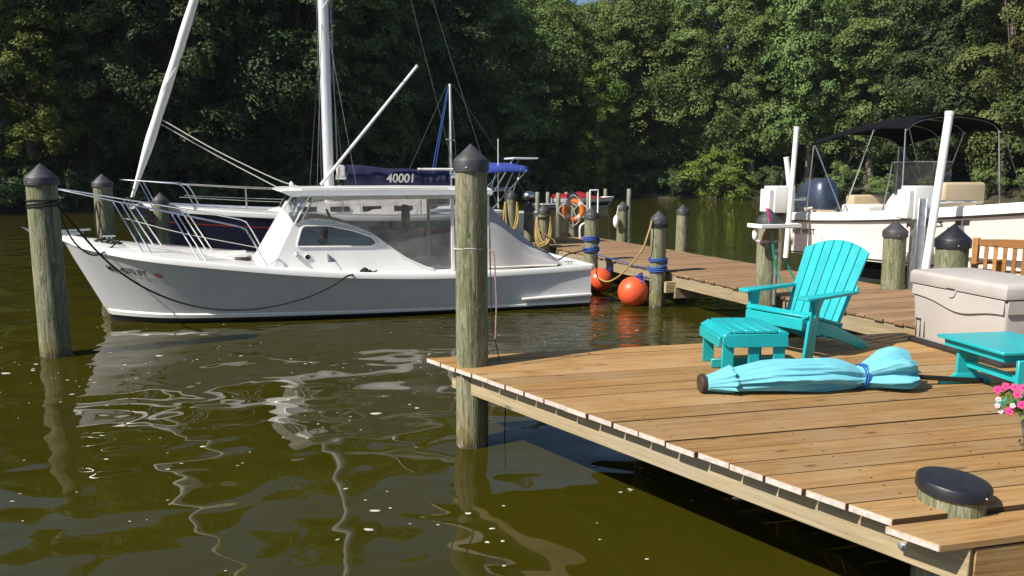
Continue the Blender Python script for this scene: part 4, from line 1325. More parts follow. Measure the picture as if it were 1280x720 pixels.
# sail cover in two lengths, soft folds
def cover(x0, x1, top0, top1, wid, name, parent, ph):
    mb = MB(); rings = []
    n = 30
    for i in range(n + 1):
        f = i / n
        x = x0 + (x1 - x0) * f
        tz = top0 + (top1 - top0) * f + .015 * math.sin(9 * f + ph)
        bz = 1.98 + .02 * math.sin(7 * f + ph)
        ring = []
        for k in range(16):
            a = 2 * PI * k / 16
            rr = wid * (1 + .16 * math.sin(3 * a + 14 * f + ph) + .12 * math.sin(26 * f + 2 * a + ph))
            y = rr * math.sin(a) * (1.0 if math.cos(a) < .3 else .75)
            z = (tz + bz) / 2 + (tz - bz) / 2 * math.cos(a)
            ring.append(Vector((x + .02 * math.sin(4 * a), y, z)))
        rings.append(ring)
    mb.loft(rings, True, True)
    return mb.build(name, 'navy_canvas', parent, angle=70)
c1 = cover(4.55, 6.28, 2.50, 2.38, .15, 'sail_cover', boom, 0)
cover(6.30, 6.95, 2.36, 2.36, .12, 'sail_cover', boom, 2)
mb = MB(); mb.tube([(6.2, 0, 2.40), (7.08, 0, 2.40)], .03, 6); mb.build('furled_sail_edge', 'sailcloth', boom)
vs, fs = flat_text('40001', .28)
mb = MB(); mb.add([(5.42 + x * .95 + .12 * y, -.232 + .10 * max(0, (y - .05)) , 2.10 + y) for x, y, z in vs], fs); mb.build('sail_number', 'rope_white', c1, smooth=False)
mb = MB(); mb.box((4.42, -.02, 2.36), (.20, .14, .26)); mb.build('mast_bag', 'sailcloth', boom, .03)
# furled headsail round the forestay, with a wound edge
def stay_x(z): return .06 + .352 * (z - 1.775)
mb = MB()
zs2 = np.linspace(1.78, 12.9, 70)
mb.tube([(stay_x(z), 0, z) for z in zs2], [min(.030 + .055 * (z - 1.78), .098 - .003 * (z - 3)) * (1 + .05 * math.sin(z * 5)) for z in zs2], 12)
fs_ = mb.build('furled_headsail', 'sailcloth', sb_)
mb = MB(); mb.tube([(stay_x(z) + .090 * math.cos(z * 2.6) * min(1, (z - 1.7) * .6), .090 * math.sin(z * 2.6) * min(1, (z - 1.7) * .6), z) for z in np.linspace(2.0, 10.5, 160)], .016, 5); mb.build('sail_leech', 'white_vinyl', fs_)
mb = MB(); mb.tube([(0, 0, 1.60), (stay_x(1.8), 0, 1.8)], .02, 8); mb.lathe([(.001, 0), (.09, 0), (.09, .03), (.05, .04), (.05, .10), (.09, .11), (.09, .14), (.001, .14)], (.03, 0, 1.66), 16); mb.build('furler_drum', 'box_dark', sb_)
# rigging
def wires(lst, name, parent, mat='wire', r=.006):
    for p0, p1 in lst:
        mb = MB(); mb.tube([p0, p1], r, 5); mb.build(name, mat, parent)
wires([((4.25, sd * 1.30, 1.40), (4.2, sd * .95, 5.95)) for sd in (-1, 1)] + [((4.2, sd * .95, 5.95), (4.2, sd * .85, 9.65)) for sd in (-1, 1)] + [((4.2, sd * .85, 9.65), (4.15, 0, 13.7)) for sd in (-1, 1)]
      + [((3.75, sd * 1.25, 1.42), (4.12, 0, 5.8)) for sd in (-1, 1)] + [((4.7, sd * 1.30, 1.40), (4.18, 0, 5.8)) for sd in (-1, 1)], 'shroud', mast)
wires([((8.2, 0, 1.4), (4.15, 0, 13.8)), ((7.08, 0, 2.42), (4.22, 0, 13.6)), ((3.98, -.05, 1.9), (4.03, -.05, 13.0)), ((4.33, -.1, 2.1), (4.31, -.08, 13.0))], 'halyard', mast)
def loc2(px, py, off):
    d = ray(px, py); n = Vector((-math.sin(BA), math.cos(BA), 0)); o = Vector((-8.1, 16.5, 0))
    t = (off + o.dot(n)) / d.dot(n)
    w = Vector((d.x * t, d.y * t, CAM_H + d.z * t)) - o
    return Vector((w.x * math.cos(BA) + w.y * math.sin(BA), off, w.z))
mb = MB(); mb.tube([loc2(401, 231, -.15), loc2(521, 83, -.5)], [.035, .032], 8); mb.sphere(loc2(521, 83, -.5), .04, 8, 6); mb.build('whisker_pole', 'mast_alloy', mast)
for q in ([loc2(203, 150, -.03), loc2(270, 188, -.4), loc2(345, 224, -.8), loc2(380, 235, -1.0)], [loc2(201, 155, .03), loc2(270, 194, -.2), loc2(350, 236, -.6)]):
    mb = MB(); mb.tube(spline(q, 6), .011, 6); mb.build('jib_sheet', 'rope_white', sb_)
# pulpit, lifelines, stern frame, bimini
pp = bpy.data.objects.new('pulpit', None); COL.objects.link(pp); pp.parent = sb_
for side in (-1, 1):
    mb = MB(); rail(mb, [(-.15, 0, 2.17), (.0, side * .2, 2.16), (.7, side * .55, 2.11), (1.05, side * .70, 2.07), (1.2, side * .74, 1.9), (1.35, side * .74, 1.52)], .014); mb.build('pulpit_rail', 'steel', pp)
    mb = MB(); mb.tube([(.25, side * .32, 2.14), (.50, side * .36, 1.58)], .012, 8); mb.build('pulpit_leg', 'steel', pp)
    for x, zt in ((2.35, 1.93), (4.3, 1.88), (6.0, 1.85), (7.3, 1.87)):
        s = H2.sheer(x / 8.2)
        mb = MB(); mb.tube([(x, side * (s[1] - .06), s[2]), (x, side * (s[1] - .06), s[2] + .55)], .012, 8); mb.build('stanchion', 'steel', sb_)
    for dz, rr in ((.54, .006), (.28, .005)):
        pts = [(1.05, side * .70, 1.53 + dz)] + [(x, side * (H2.sheer(x / 8.2)[1] - .06), H2.sheer(x / 8.2)[2] + dz) for x in (2.35, 4.3, 6.0, 7.3)]
        mb = MB(); mb.tube(pts, rr, 5); mb.build('lifeline', 'rope_white', sb_)
    mb = MB(); rail(mb, [(7.3, side * 1.06, 1.88), (7.9, side * .95, 1.92), (8.2, side * .6, 1.94), (8.2, 0, 1.94)], .014); mb.build('stern_rail', 'steel', sb_)
    for x, y in ((7.3, 1.06), (8.1, .82)):
        mb = MB(); mb.tube([(x, side * y, 1.36), (x, side * y, 1.92)], .013, 8); mb.build('stanchion', 'steel', sb_)
mb = MB()
rings = []
for i in range(13):
    f = i / 12
    x = 7.35 + 1.30 * f
    rings.append([Vector((x, 1.0 * s_, 2.42 + .12 * (1 - s_ * s_) + .05 * math.sin(PI * f) - (.09 if abs(s_) > .95 else 0) - .06 * (1 - f))) for s_ in np.linspace(-1, 1, 13)])
mb.loft(rings, False); bo = mb.build('bimini', 'blue_canvas', sb_)
bo.modifiers.new('thick', 'SOLIDIFY').thickness = .02
for side in (-1, 1):
    for a, b in (((7.7, side * .95, 1.45), (8.58, side * .98, 2.38)), ((7.7, side * .95, 1.45), (7.42, side * .98, 2.33)), ((8.1, side * .85, 1.4), (8.45, side * .95, 2.42))):
        mb = MB(); mb.tube([a, b], .012, 6); mb.build('bimini_bow', 'steel', bo)
mb = MB(); mb.box((8.65, -.35, 2.66), (.62, .72, .04)); mb.tube([(8.6, -.35, 2.64), (8.15, -.6, 1.9)], .015, 6); mb.tube([(8.45, -.35, 2.64), (8.2, .3, 1.9)], .015, 6); mb.build('solar_panel', 'mast_alloy', sb_, .004)
mb = MB(); mb.tube([(7.95, -.75, 1.5), (7.95, -.75, 3.1)], .012, 6); mb.build('antenna', 'mast_alloy', sb_)

# ================================================================== second, smaller sailboat behind
s2p = A(565, 250, 31.0)
s2 = thing('sailboat', 'smaller sailboat far behind with a thin mast and a blue halyard', 'sailboat', (s2p.x - 2.4, 30.2, 0), BA)
H3 = Hull([0, .6, 1.6, 3, 4.5, 6.2], [0, .4, .85, 1.1, 1.1, .8], [.95, .9, .84, .8, .78, .8], [.5, 2, 3.5, 5.6], [0, .7, 1.0, .7], (1, 5.4), (-.2, -.3), 0, (1.2, .9)).prep()
mb = MB(); H3.mesh(mb, [-1, 0, .3, .6, 1.0], 20); weld(mb.build('hull', 'gelcoat', s2))
mb = MB(); mb.loft([[Vector((H3.sheer(i / 16)[0], f * H3.sheer(i / 16)[1], H3.sheer(i / 16)[2])) for i in range(17)] for f in np.linspace(-1, 1, 5)], False); mb.build('deck', 'gelcoat', s2)
mb = MB(); mb.loft([[Vector((x, w * s_, .8 + h * hh)) for s_, hh in ((-1, 0), (-.9, .9), (.9, .9), (1, 0))] for x, h, w in ((1.7, .02, .4), (2.1, .28, .5), (3.9, .36, .62), (4.0, .02, .62))], False); mb.build('cabin_trunk', 'gelcoat', s2)
zt = A(565, 105, 31.0).z
mb = MB(); mb.tube([(2.5, 0, .9), (2.5, 0, zt)], .055, 10); m2_ = mb.build('mast', 'mast_alloy', s2)
zsp = A(565, 175, 31).z
mb = MB(); mb.tube([(2.2, -.5, zsp), (2.5, 0, zsp + .03), (2.8, .5, zsp)], .02, 6); mb.build('spreader', 'mast_alloy', m2_)
for a, b in (((2.4, 0, zt), (.1, 0, .95)), ((2.6, 0, zt), (6.1, 0, .85)), ((2.5, -.02, zt), (2.6, -1.05, .85)), ((2.5, .02, zt), (2.6, 1.05, .85))):
    mb = MB(); mb.tube([a, b], .008, 5); mb.build('shroud', 'wire', m2_)
for dx in (0, .1):
    mb = MB(); mb.tube([(2.42 + dx * .3, 0, zt - .1), (1.65 + dx, -.2, 2.2)], .022, 5); mb.build('halyard', 'rope_blue', m2_)
mb = MB(); mb.tube([(2.55, 0, 1.75), (5.0, 0, 1.7)], .09, 8); mb.build('boom_cover', 'navy_canvas', s2)

# ================================================================== boat on the lift
LA = math.atan2(FD.y, FD.x)
cb = thing('centre_console_boat', 'white motorboat with black canopy and outboard raised on a lift behind the dock', 'boat', (4.97, 14.10, 0), LA)
# local: x towards the bow, y to port (away from the camera), origin at the starboard stern corner; trim lifts the bow
BW = 1.08
trim = lambda x: .045 * x
H4 = Hull([0, 1, 2, 3, 4, 4.8, 5.4, 5.9], [.99, 1.06, 1.08, 1.06, .95, .72, .42, .0], [1.455, 1.50, 1.56, 1.64, 1.74, 1.83, 1.90, 1.96],
          [0, 1.5, 3, 4, 4.8, 5.5], [.93, .96, .90, .72, .42, .0], (0.0, 5.0), (.62, .95), .86, (1.0, 1.3)).prep()
def h4pt(t, s, side, off=0.0):
    p = H4.pt(t, s, side, off)
    if s >= 0 and s < 1:
        pass
    p.y += BW
    p.z += 0.03 * t * (1 - max(0, s)) * 3
    return p
class H4W:
    pass
mb = MB()
for side in (-1, 1):
    ss = [-1, -.5, 0, .05, .3, .55, .8, .93, 1.0]
    for a, b in zip(ss[:-1], ss[1:]):
        mb.loft([[h4pt(i / 36, s, side) for i in range(37)] for s in (a, b)], False, False, 0)
ss = [-1, 0, .3, .6, 1.0]
pr = [h4pt(0, s, -1) for s in ss] + [h4pt(0, s, 1) for s in reversed(ss)]
mb.add(pr, [tuple(range(len(pr)))], 0)
weld(mb.build('hull', 'cream_hull', cb))
for side in (-1, 1):
    mb = MB(); mb.loft([[h4pt(i / 36, s, side, o_) for i in range(37)] for s, o_ in ((.955, .0), (.96, .035), (.995, .035), (1.0, .0))], False); mb.build('rub_rail', 'box_dark', cb)
    mb = MB(); mb.loft([[h4pt(i / 36, s, side, o_) for i in range(37)] for s, o_ in ((.03, .0), (.035, .012), (.06, .012), (.065, .0))], False); mb.build('hull_stripe', 'letter_grey', cb)
    mb = MB(); mb.loft([[h4pt(i / 36, 1.0, side, o_) + Vector((0, 0, dz)) for i in range(37)] for o_, dz in ((.02, .0), (.025, .10), (.0, .135), (-.20, .14), (-.22, .08), (-.22, -.45))], False); mb.build('gunwale', 'gelcoat', cb)
mb = MB(); mb.box((.10, BW, 1.44), (.24, 1.9, .20)); mb.build('transom_cap', 'gelcoat', cb, .02)
mb = MB(); mb.loft([[Vector((H4.sheer(t)[0], BW + f * (H4.sheer(t)[1] - .1), 1.05 + .12 * t)) for t in np.linspace(0, .93, 20)] for f in (-1, 0, 1)], False); mb.build('cockpit_sole', 'gelcoat', cb)
# lettering on the starboard side
def h4text(txt, size, t0, s0, mat, name, mirror=False):
    vs, fs = flat_text(txt, size)
    L = 5.9
    out = []
    for x, y, z in vs:
        t = t0 + x / L
        S, W = H4.sheer(t), H4.wl(t)
        out.append(h4pt(t, s0 + y / (S[2] - W[2]), -1, .008))
    mb = MB(); mb.add(out, fs); return mb.build(name, mat, cb, smooth=False)
h4text('KEY WEST', .135, .010, .60, 'letter_grey', 'maker_lettering')
h4text('MD 2704 CS', .115, .452, .82, 'black_paint', 'registration_number')
for k in range(2):
    mb = MB(); mb.loft([[h4pt(.585 + .020 * k + .015 * i / 2, s, -1, .008) for i in range(3)] for s in (.83, .92)], False); mb.build('registration_sticker', 'letter_grey', cb)
# outboard
ob = bpy.data.objects.new('outboard_motor', None); COL.objects.link(ob); ob.parent = cb; ob.location = (-.30, BW - .05, 1.54); ob.rotation_euler = (0, R(-7), 0); ob.scale = (1.15, 1.15, 1.15)
mb = MB()
rings = []
for z, w, l0, l1 in ((-.10, .17, -.34, .20), (.0, .22, -.40, .26), (.18, .245, -.42, .28), (.36, .235, -.40, .28), (.48, .20, -.34, .25), (.56, .13, -.22, .18), (.575, .04, -.1, .08)):
    rings.append([Vector(((l0 + l1) / 2 + (l1 - l0) / 2 * (abs(math.cos(a)) ** .6) * (1 if math.cos(a) > 0 else -1), w * (abs(math.sin(a)) ** .6) * (1 if math.sin(a) > 0 else -1), z)) for a in [2 * PI * k / 24 for k in range(24)]])
mb.loft(rings, True, True); mb.build('cowling', 'motor_blue', ob, angle=60)
mb = MB(); mb.loft([[Vector((x * .96, y * .96, z)) for x, y in ((-.36, -.16), (.22, -.16), (.22, .16), (-.36, .16))] for z in (-.42, -.1)], True, True); mb.build('lower_cowling', 'motor_grey', ob, .04)
mb = MB(); mb.loft([[Vector((x, y, z)) for x, y in ((-.22, -.05), (.14, -.07), (.14, .07), (-.22, .05))] for z in (-1.1, -.42)], True, True); mb.build('leg', 'motor_grey', ob, .02)
mb = MB(); mb.box((.27, 0, -.22), (.16, .22, .36)); mb.build('clamp_bracket', 'motor_grey', ob, .02)
mb = MB(); mb.sphere((-.02, 0, -1.12), (.34, .06, .06), 12, 8)
for k in range(3):
    a = 2 * PI * k / 3
    mb.bar((-.36, .03 * math.cos(a), -1.12 + .03 * math.sin(a)), (-.40, .17 * math.cos(a), -1.12 + .17 * math.sin(a)), .09, .012, (1, 0, .4))
mb.build('propeller', 'motor_grey', ob)
mb = MB(); mb.loft([[Vector((x, -.243, z)) for x in (-.1, .1)] for z in (.08, .11)], False)
mb.build('cowling_stripe', 'rope_white', ob, smooth=False)
# seats, console, windscreen
def cushion(c, s, mat, name, parent, bev=.05):
    mb = MB(); mb.box(c, s); return mb.build(name, mat, parent, bev, segs=3)
cushion((.45, BW + .62, 1.55), (.5, .62, .16), 'tan_vinyl', 'stern_cushion', cb)
cushion((.42, BW - .72, 1.57), (.46, .42, .16), 'tan_vinyl', 'stern_cushion', cb)
cushion((.95, BW + .20, 1.56), (.62, 1.3, .40), 'white_vinyl', 'bench_seat', cb)
cushion((.80, BW + .20, 1.80), (.20, 1.25, .24), 'tan_vinyl', 'bench_cushion', cb)
cushion((2.30, BW + .05, 1.45), (.42, .85, .75), 'gelcoat', 'seat_base', cb)
cushion((2.32, BW + .05, 1.84), (.46, .88, .12), 'tan_vinyl', 'seat_cushion', cb)
cushion((2.62, BW + .05, 1.98), (.12, .86, .34), 'tan_vinyl', 'seat_back', cb)
mb = MB(); mb.loft([[Vector((x, BW + y, z)) for x, y in ((a, -w), (b, -w), (b, w), (a, w))] for z, a, b, w in ((1.12, 1.55, 2.15, .45), (1.80, 1.60, 2.12, .43), (1.98, 1.72, 2.08, .40))], True, True); con = mb.build('console', 'gelcoat', cb, .03, segs=2)
mb = MB(); mb.loft([[Vector((x, BW + y, z)) for x, y in ((1.75, -.44), (2.10, -.40), (2.20, 0), (2.10, .40), (1.75, .44))] for z in (1.96, 2.46)], False); mb.build('windscreen', 'window_glass', con, angle=60)
mb = MB(); mb.tube([Vector((x, BW + y, 2.47)) for x, y in ((1.72, -.45), (2.10, -.41), (2.21, 0), (2.10, .41), (1.72, .45))], .012, 6); mb.tube([(1.72, BW - .45, 2.47), (1.58, BW - .47, 1.55)], .012, 6); mb.tube([(1.72, BW + .45, 2.47), (1.58, BW + .47, 1.55)], .012, 6); mb.build('grab_rail', 'steel', con)
mb = MB(); mb.torus((1.56, BW + .05, 1.90), .18, .014, (1, 0, .5), 20, 6); mb.build('steering_wheel', 'steel', con)
mb = MB(); rail(mb, [(2.6, .08, 1.78), (2.7, .08, 1.83), (3.6, .15, 1.90), (3.7, .16, 1.86)], .012); mb.build('side_grab_rail', 'steel', cb)
# black canopy
def bz(x, f):
    return 2.86 + .19 * min(1, (x - .45) / 1.55) + .05 * math.sin(PI * min(1, (x - .45) / 1.85)) + .125 * (1 - f * f) - (.09 * abs(f) ** 8)
mb = MB()
xs4 = np.linspace(.45, 2.48, 22)
mb.loft([[Vector((x, BW + f * .98, bz(x, f))) for f in np.linspace(-1, 1, 19)] for x in xs4], False)
can = mb.build('canopy', 'black_canvas', cb, angle=70)
can.modifiers.new('thick', 'SOLIDIFY').thickness = .015
for f in (-1, 1):
    y = BW + f * .96
    for a, b in (((1.28, BW + f * 1.0, 1.62), (.50, y, bz(.50, f))), ((1.28, BW + f * 1.0, 1.62), (1.80, y, bz(1.80, f))), ((.42, BW + f * 1.0, 1.58), (.47, y, bz(.47, f))),
                 ((2.50, BW + f * 1.02, 1.72), (2.42, y, bz(2.42, f)))):
        mb = MB(); mb.tube([a, b], .0125, 8); mb.build('canopy_leg', 'steel', can)
    mb = MB(); mb.tube([(2.95, BW + f * 1.0, 1.80), (2.48, y, bz(2.48, f))], .008, 5); mb.build('canopy_strap', 'box_dark', can)
for x in (.50, 1.30, 1.80, 2.45):
    mb = MB(); mb.tube([(x, BW + f * .97, bz(x, f) - .03) for f in np.linspace(-1, 1, 13)], .0125, 8); mb.build('canopy_bow', 'steel', can)
# lift: motor boxes, guide poles, beams
def motor_box(px, py, Y, w, h, dpt, label):
    p = A(px, py, Y)
    t = thing('lift_motor_box', label, 'motor box', (p.x, p.y, p.z), LA + PI / 2, 'boat lift motor boxes')
    mb = MB(); mb.box((0, 0, 0), (dpt, w, h)); bo_ = mb.build('housing', 'pvc', t, .015, segs=2)
    mb = MB(); mb.box((-dpt / 2 - .05, 0, -.02), (.10, w * .82, h * .86)); mb.build('gear_cover', 'pvc', t, .015)
    mb = MB(); mb.tube([(dpt / 2 - .1, 0, 0), (dpt / 2 + .35, 0, 0)], .03, 8); mb.build('drive_pipe', 'galvanised', t)
    return t
motor_box(974, 249, 13.55, .30, .46, .42, 'white lift motor box at the left, above the tray piling')
motor_box(1147, 253, 11.35, .27, .48, .38, 'white lift motor box at the right, beside the grey piling')
def guide(top, bot, Y, r, label, bend=0.0):
    a, b = A(*top, Y), A(*bot, Y)
    t = tag(bpy.data.objects.new('guide_pole', None), label, 'pole', 'boat lift guide poles')
    COL.objects.link(t); t.location = b
    mb = MB(); d = a - b
    mb.tube([Vector((0, 0, 0)), d * .33 + Vector((bend, 0, 0)), d * .66 + Vector((bend, 0, 0)), d], r, 14); mb.build('pipe', 'pvc', t)
    mb = MB(); mb.tube([d * .985, d * 1.01], r * 1.12, 14); mb.build('end_cap', 'pvc', t)
guide((996, 160), (982, 322), 13.35, .042, 'white plastic guide pole at the stern of the lifted boat')
guide((1187, 141), (1157, 336), 10.55, .052, 'tall leaning white guide pole in front of the lifted boat')
guide((983, 197), (990, 262), 13.75, .045, 'short white pole behind the left motor box')
p = A(1146, 300, 11.25)
t = tag(MB().box((p.x, p.y, 1.25), (.10, .14, 1.35)).box((p.x + .055, p.y, 1.25), (.012, .20, 1.35)).box((p.x - .055, p.y, 1.25), (.012, .20, 1.35)).build('lift_beam', 'galvanised', None, .003), 'galvanised steel lift beam standing beside the grey piling', 'beam')
bk = thing('lift_bunks', 'carpeted bunk beams and cradle carrying the raised motorboat', 'boat lift', (4.97, 14.10, 0), LA)
for y in (BW - .5, BW + .5):
    mb = MB(); mb.box((2.4, y, .62), (4.2, .09, .14)); mb.build('bunk', 'box_dark', bk, .01)
for x in (.9, 3.6):
    mb = MB(); mb.box((x, BW, .48), (.12, 2.7, .14)); mb.build('cradle_beam', 'galvanised', bk, .004)
    for y in (-.25, 2 * BW + .25):
        mb = MB(); mb.tube([(x, y, .5), (x, y, 1.55)], .008, 6); mb.build('lift_cable', 'wire', bk)
for x in (.9, 3.6):
    w = cb_w = Matrix.Rotation(LA, 3, 'Z') @ Vector((x, 2 * BW + .45, 0)) + Vector((4.97, 14.10, 0))
    piling(w.x, w.y, .28, 1.75, 'lift piling on the far side of the raised motorboat, ' + ('near its stern' if x < 2 else 'near its bow'), seed=int(x * 10))

# ================================================================== distant landing and red covered boat
rb_p = A(737, 256, 57)
rb = thing('speedboat', 'small white speedboat under a red cover at the distant landing', 'boat', (A(768, 250, 57).x, 57, 0), PI)
H5 = Hull([0, .5, 1.2, 2.2, 3.4, 4.6], [0, .42, .8, .98, 1.0, .92], [.78, .75, .70, .66, .64, .64], [.45, 1.5, 3, 4.6], [0, .55, .8, .8], (1, 4.5), (-.2, -.3), .04, (1.2, .9)).prep()
# bow points right in the picture, so the hull is turned about
mb = MB(); H5.mesh(mb, [-1, 0, .25, .5, .75, 1.0], 20); weld(mb.build('hull', 'gelcoat', rb))
mb = MB(); mb.loft([[H5.pt(i / 20, s, sd, .01) for i in range(21)] for s in (.2, .5)], False) if False else None
for sd in (-1, 1):
    mb = MB(); mb.loft([[H5.pt(.02 + .97 * i / 20, s, sd, .012) for i in range(21)] for s in (.12, .55)], False); mb.build('hull_band', 'letter_grey', rb)
mb = MB(); mb.loft([[Vector((x, w * math.sin(a), .64 + h * max(0, math.cos(a)) ** .8)) for a in np.linspace(-PI / 2, PI / 2, 11)] for x, w, h in ((.7, .55, .05), (1.4, .86, .14), (2.1, .95, .38), (2.6, .96, .50), (3.2, .96, .36), (4.5, .9, .30), (4.62, .88, .02))], False); mb.build('red_cover', 'red_paint', rb)
pl = thing('pontoon_raft', 'low dark floating raft beside the red covered boat', 'raft', (A(672, 252, 54).x, 54, 0), 0)
mb = MB(); mb.box((1.2, 0, .32), (2.9, 1.8, .08)); mb.build('deck', 'galvanised', pl, .02)
for y in (-.7, .7):
    mb = MB(); mb.tube([(-.3, y, .12), (2.6, y, .12)], .2, 10); mb.build('float', 'box_dark', pl)
# ================================================================== turquoise chair
def Z(v): return Vector((v[0], v[1], v[2]))
ch = thing('adirondack_chair', 'turquoise slatted adirondack chair on the deck facing left', 'chair', (2.55, 6.84, DZ), R(-147))
CT = 'turquoise'
# local: +x the way the sitter faces, +y to the sitter's left
def board(pts, y0, y1, name, parent=ch, bev=.004, mat=CT):
    mb = MB(); mb.prism([Vector((x, 0, z)) for x, z in pts], (0, y0, 0), (0, y1, 0)); return mb.build(name, mat, parent, bev, segs=2)
for sd in (-1, 1):
    y = sd * .30
    board([(.205, .0), (.325, .0), (.245, .52), (.125, .52)], y + sd * .006, y + sd * .034, 'front_leg')
    board([(.30, .30), (.315, .355), (.27, .375), (-.10, .275), (-.62, .055), (-.66, .0), (-.52, .0), (-.15, .14), (.20, .245)], y - sd * .030, y - sd * .003, 'side_rail')
    # arm: broad board with a rounded front
    arm = [(.37, .0), (.36, .055), (.30, .075), (.10, .070), (-.38, .035), (-.42, .0), (-.38, -.04), (.10, -.06), (.30, -.065), (.36, -.05)]
    mb = MB(); mb.prism([Vector((x, y + sd * .012 + yy, .52)) for x, yy in arm], (0, 0, 0), (0, 0, .026)); mb.build('armrest', CT, ch, .005, segs=2)
    board([(.205, .52), (.225, .38), (.165, .52)] if False else [(.245, .519), (.225, .36), (.215, .36), (.12, .519)], y + sd * .036, y + sd * .058, 'arm_bracket')
nslat = 7
sx = np.linspace(.265, -.185, nslat)
for i, x in enumerate(sx):
    z = .375 - (.265 - x) * .27
    a = math.atan(.27)
    if i == 0:
        z -= .005; a = -.35
    mb = MB(); mb.box((0, 0, 0), (.066, .65 if i < 6 else .58, .021)); o = mb.build('seat_slat', CT, ch, .004)
    o.location = (x, 0, z + .012); o.rotation_euler = (0, -a, 0)
    mq = MB()
    for yy in (-.28, .28) if i < 6 else (-.25, .25):
        mq.lathe([(.001, 0), (.006, 0), (.005, .0015), (.001, .0015)], (0, yy, .0107), 8)
    mq.build('screw', 'speckle_teal', o)
mb = MB(); mb.box((.318, 0, .31), (.022, .60, .10)); mb.build('front_apron', CT, ch, .004)
# fan back
LB = R(27)
bd = Vector((-math.sin(LB), 0, math.cos(LB))); bn = Vector((math.cos(LB), 0, math.sin(LB)))
bo0 = Vector((-.20, 0, .22))
def arc_len(a):
    return .83 - .95 * a * a
for k in range(7):
    c0 = (k - 3) * .081
    spread = 1.17
    pts = []
    w = .0375
    for yy in (c0 - w, c0 + w):
        pts.append((yy, -.02))
    top = []
    for q in range(5):
        yy = c0 + w - 2 * w * q / 4
        top.append((yy * spread, arc_len(abs(yy) * spread)))
    poly = [bo0 + Vector((0, yy, 0)) + bd * l for yy, l in pts[:1]] + [bo0 + Vector((0, pts[1][0], 0)) + bd * pts[1][1]] + [bo0 + Vector((0, yy, 0)) + bd * l for yy, l in top]
    mb = MB(); mb.prism(poly, bn * 0, bn * .020); sl_ = mb.build('back_slat', CT, ch, .0025)
    mb = MB()
    for l in (.03, .36, .40):
        mb.sphere(bo0 + Vector((0, c0 * (1 + .14 * l / .8), 0)) + bd * l + bn * .020, .0045, 6, 4)
    mb.build('screw', 'speckle_teal', sl_)
for l, wd in ((.02, .60), (.375, .66)):
    c = bo0 + bd * l - bn * .014
    mb = MB(); mb.bar(c + Vector((0, -wd / 2, 0)), c + Vector((0, wd / 2, 0)), .07, .024, bn); mb.build('back_rail', CT, ch, .004)
mb = MB(); mb.bar((-.52, -.26, .06), (-.52, .26, .06), .07, .022, (0, 0, 1)); mb.build('rear_stretcher', CT, ch, .004)

# ------------------------------------------------------------------ footstool
fsx = thing('footstool', 'low turquoise slatted footstool in front of the chair', 'footstool', (1.875, 6.19, DZ), R(4)); fsx.scale = (1.1, 1.06, 1.2)
SH_ = .305
n = 6
xs_ = np.linspace(-.205, .205, n)
for i, x in enumerate(xs_):
    mb = MB(); mb.box((0, 0, 0), (.076, .52, .022)); o = mb.build('top_slat', CT, fsx, .004)
    mq = MB()
    for yy in (-.235, .235):
        mq.lathe([(.001, 0), (.006, 0), (.005, .0015), (.001, .0015)], (0, yy, .0112), 8)
    mq.build('screw', 'speckle_teal', o)
    o.location = (x, 0, SH_ - .012 - (.020 if i == 0 else 0) - (.012 if i == n - 1 else 0)); o.rotation_euler = (0, R(-28) if i == 0 else (R(12) if i == n - 1 else 0), 0)
for sd in (-1, 1):
    mb = MB(); mb.prism([Vector((x, 0, z)) for x, z in ((-.235, .255), (-.215, .278), (.235, .278), (.245, .19), (-.195, .19), (-.235, .22))], (0, sd * .235, 0), (0, sd * .262, 0)); mb.build('side_apron', CT, fsx, .004)
    for x in (-.185, .19):
        mb = MB(); mb.box((x, sd * .222, .128), (.085, .024, .255)); mb.build('leg', CT, fsx, .004)
mb = MB(); mb.box((-.245, 0, .22), (.022, .46, .07)); mb.build('end_apron', CT, fsx, .004)
mb = MB(); mb.box((.02, 0, .035), (.50, .024, .06)); mb.build('foot_rail', CT, fsx, .004)
mb = MB(); mb.box((.005, -.222, .128), (.080, .024, .255)); mb.build('leg', CT, fsx, .004)

# ------------------------------------------------------------------ side table
tb = thing('side_table', 'turquoise side table in front of the storage box', 'table', (3.40, 5.50, DZ), R(9))
TT = .36
mb = MB(); mb.box((.20, 0, TT - .011), (.62, .66, .022)); mb.build('table_top', CT, tb, .004)
mb = MB(); mb.box((.20, 0, TT - .052), (.54, .58, .058)); mb.build('apron', CT, tb, .003)
for y in (.20, -.36):
    mb = MB(); mb.box((.06, y, .165), (.17, .026, .285)); mb.build('leg', CT, tb, .004)
    mb = MB(); mb.prism([Vector((x, y, z)) for x, z in ((-.16, .0), (.26, .0), (.26, .03), (.16, .085), (-.02, .085), (-.09, .04), (-.16, .03))], (0, -.016, 0), (0, .016, 0)); mb.build('foot', CT, tb, .004, segs=2)
mb = MB(); mb.box((.06, -.08, .155), (.024, .54, .055)); mb.build('stretcher', CT, tb, .004)

# ------------------------------------------------------------------ storage box
bxp = Vector((3.775, 7.24, DZ))
bx = thing('storage_box', 'beige plastic deck storage box with a wavy lid line', 'storage box', bxp, R(-79.5))
BL, BD, BH = 1.10, .62, .555
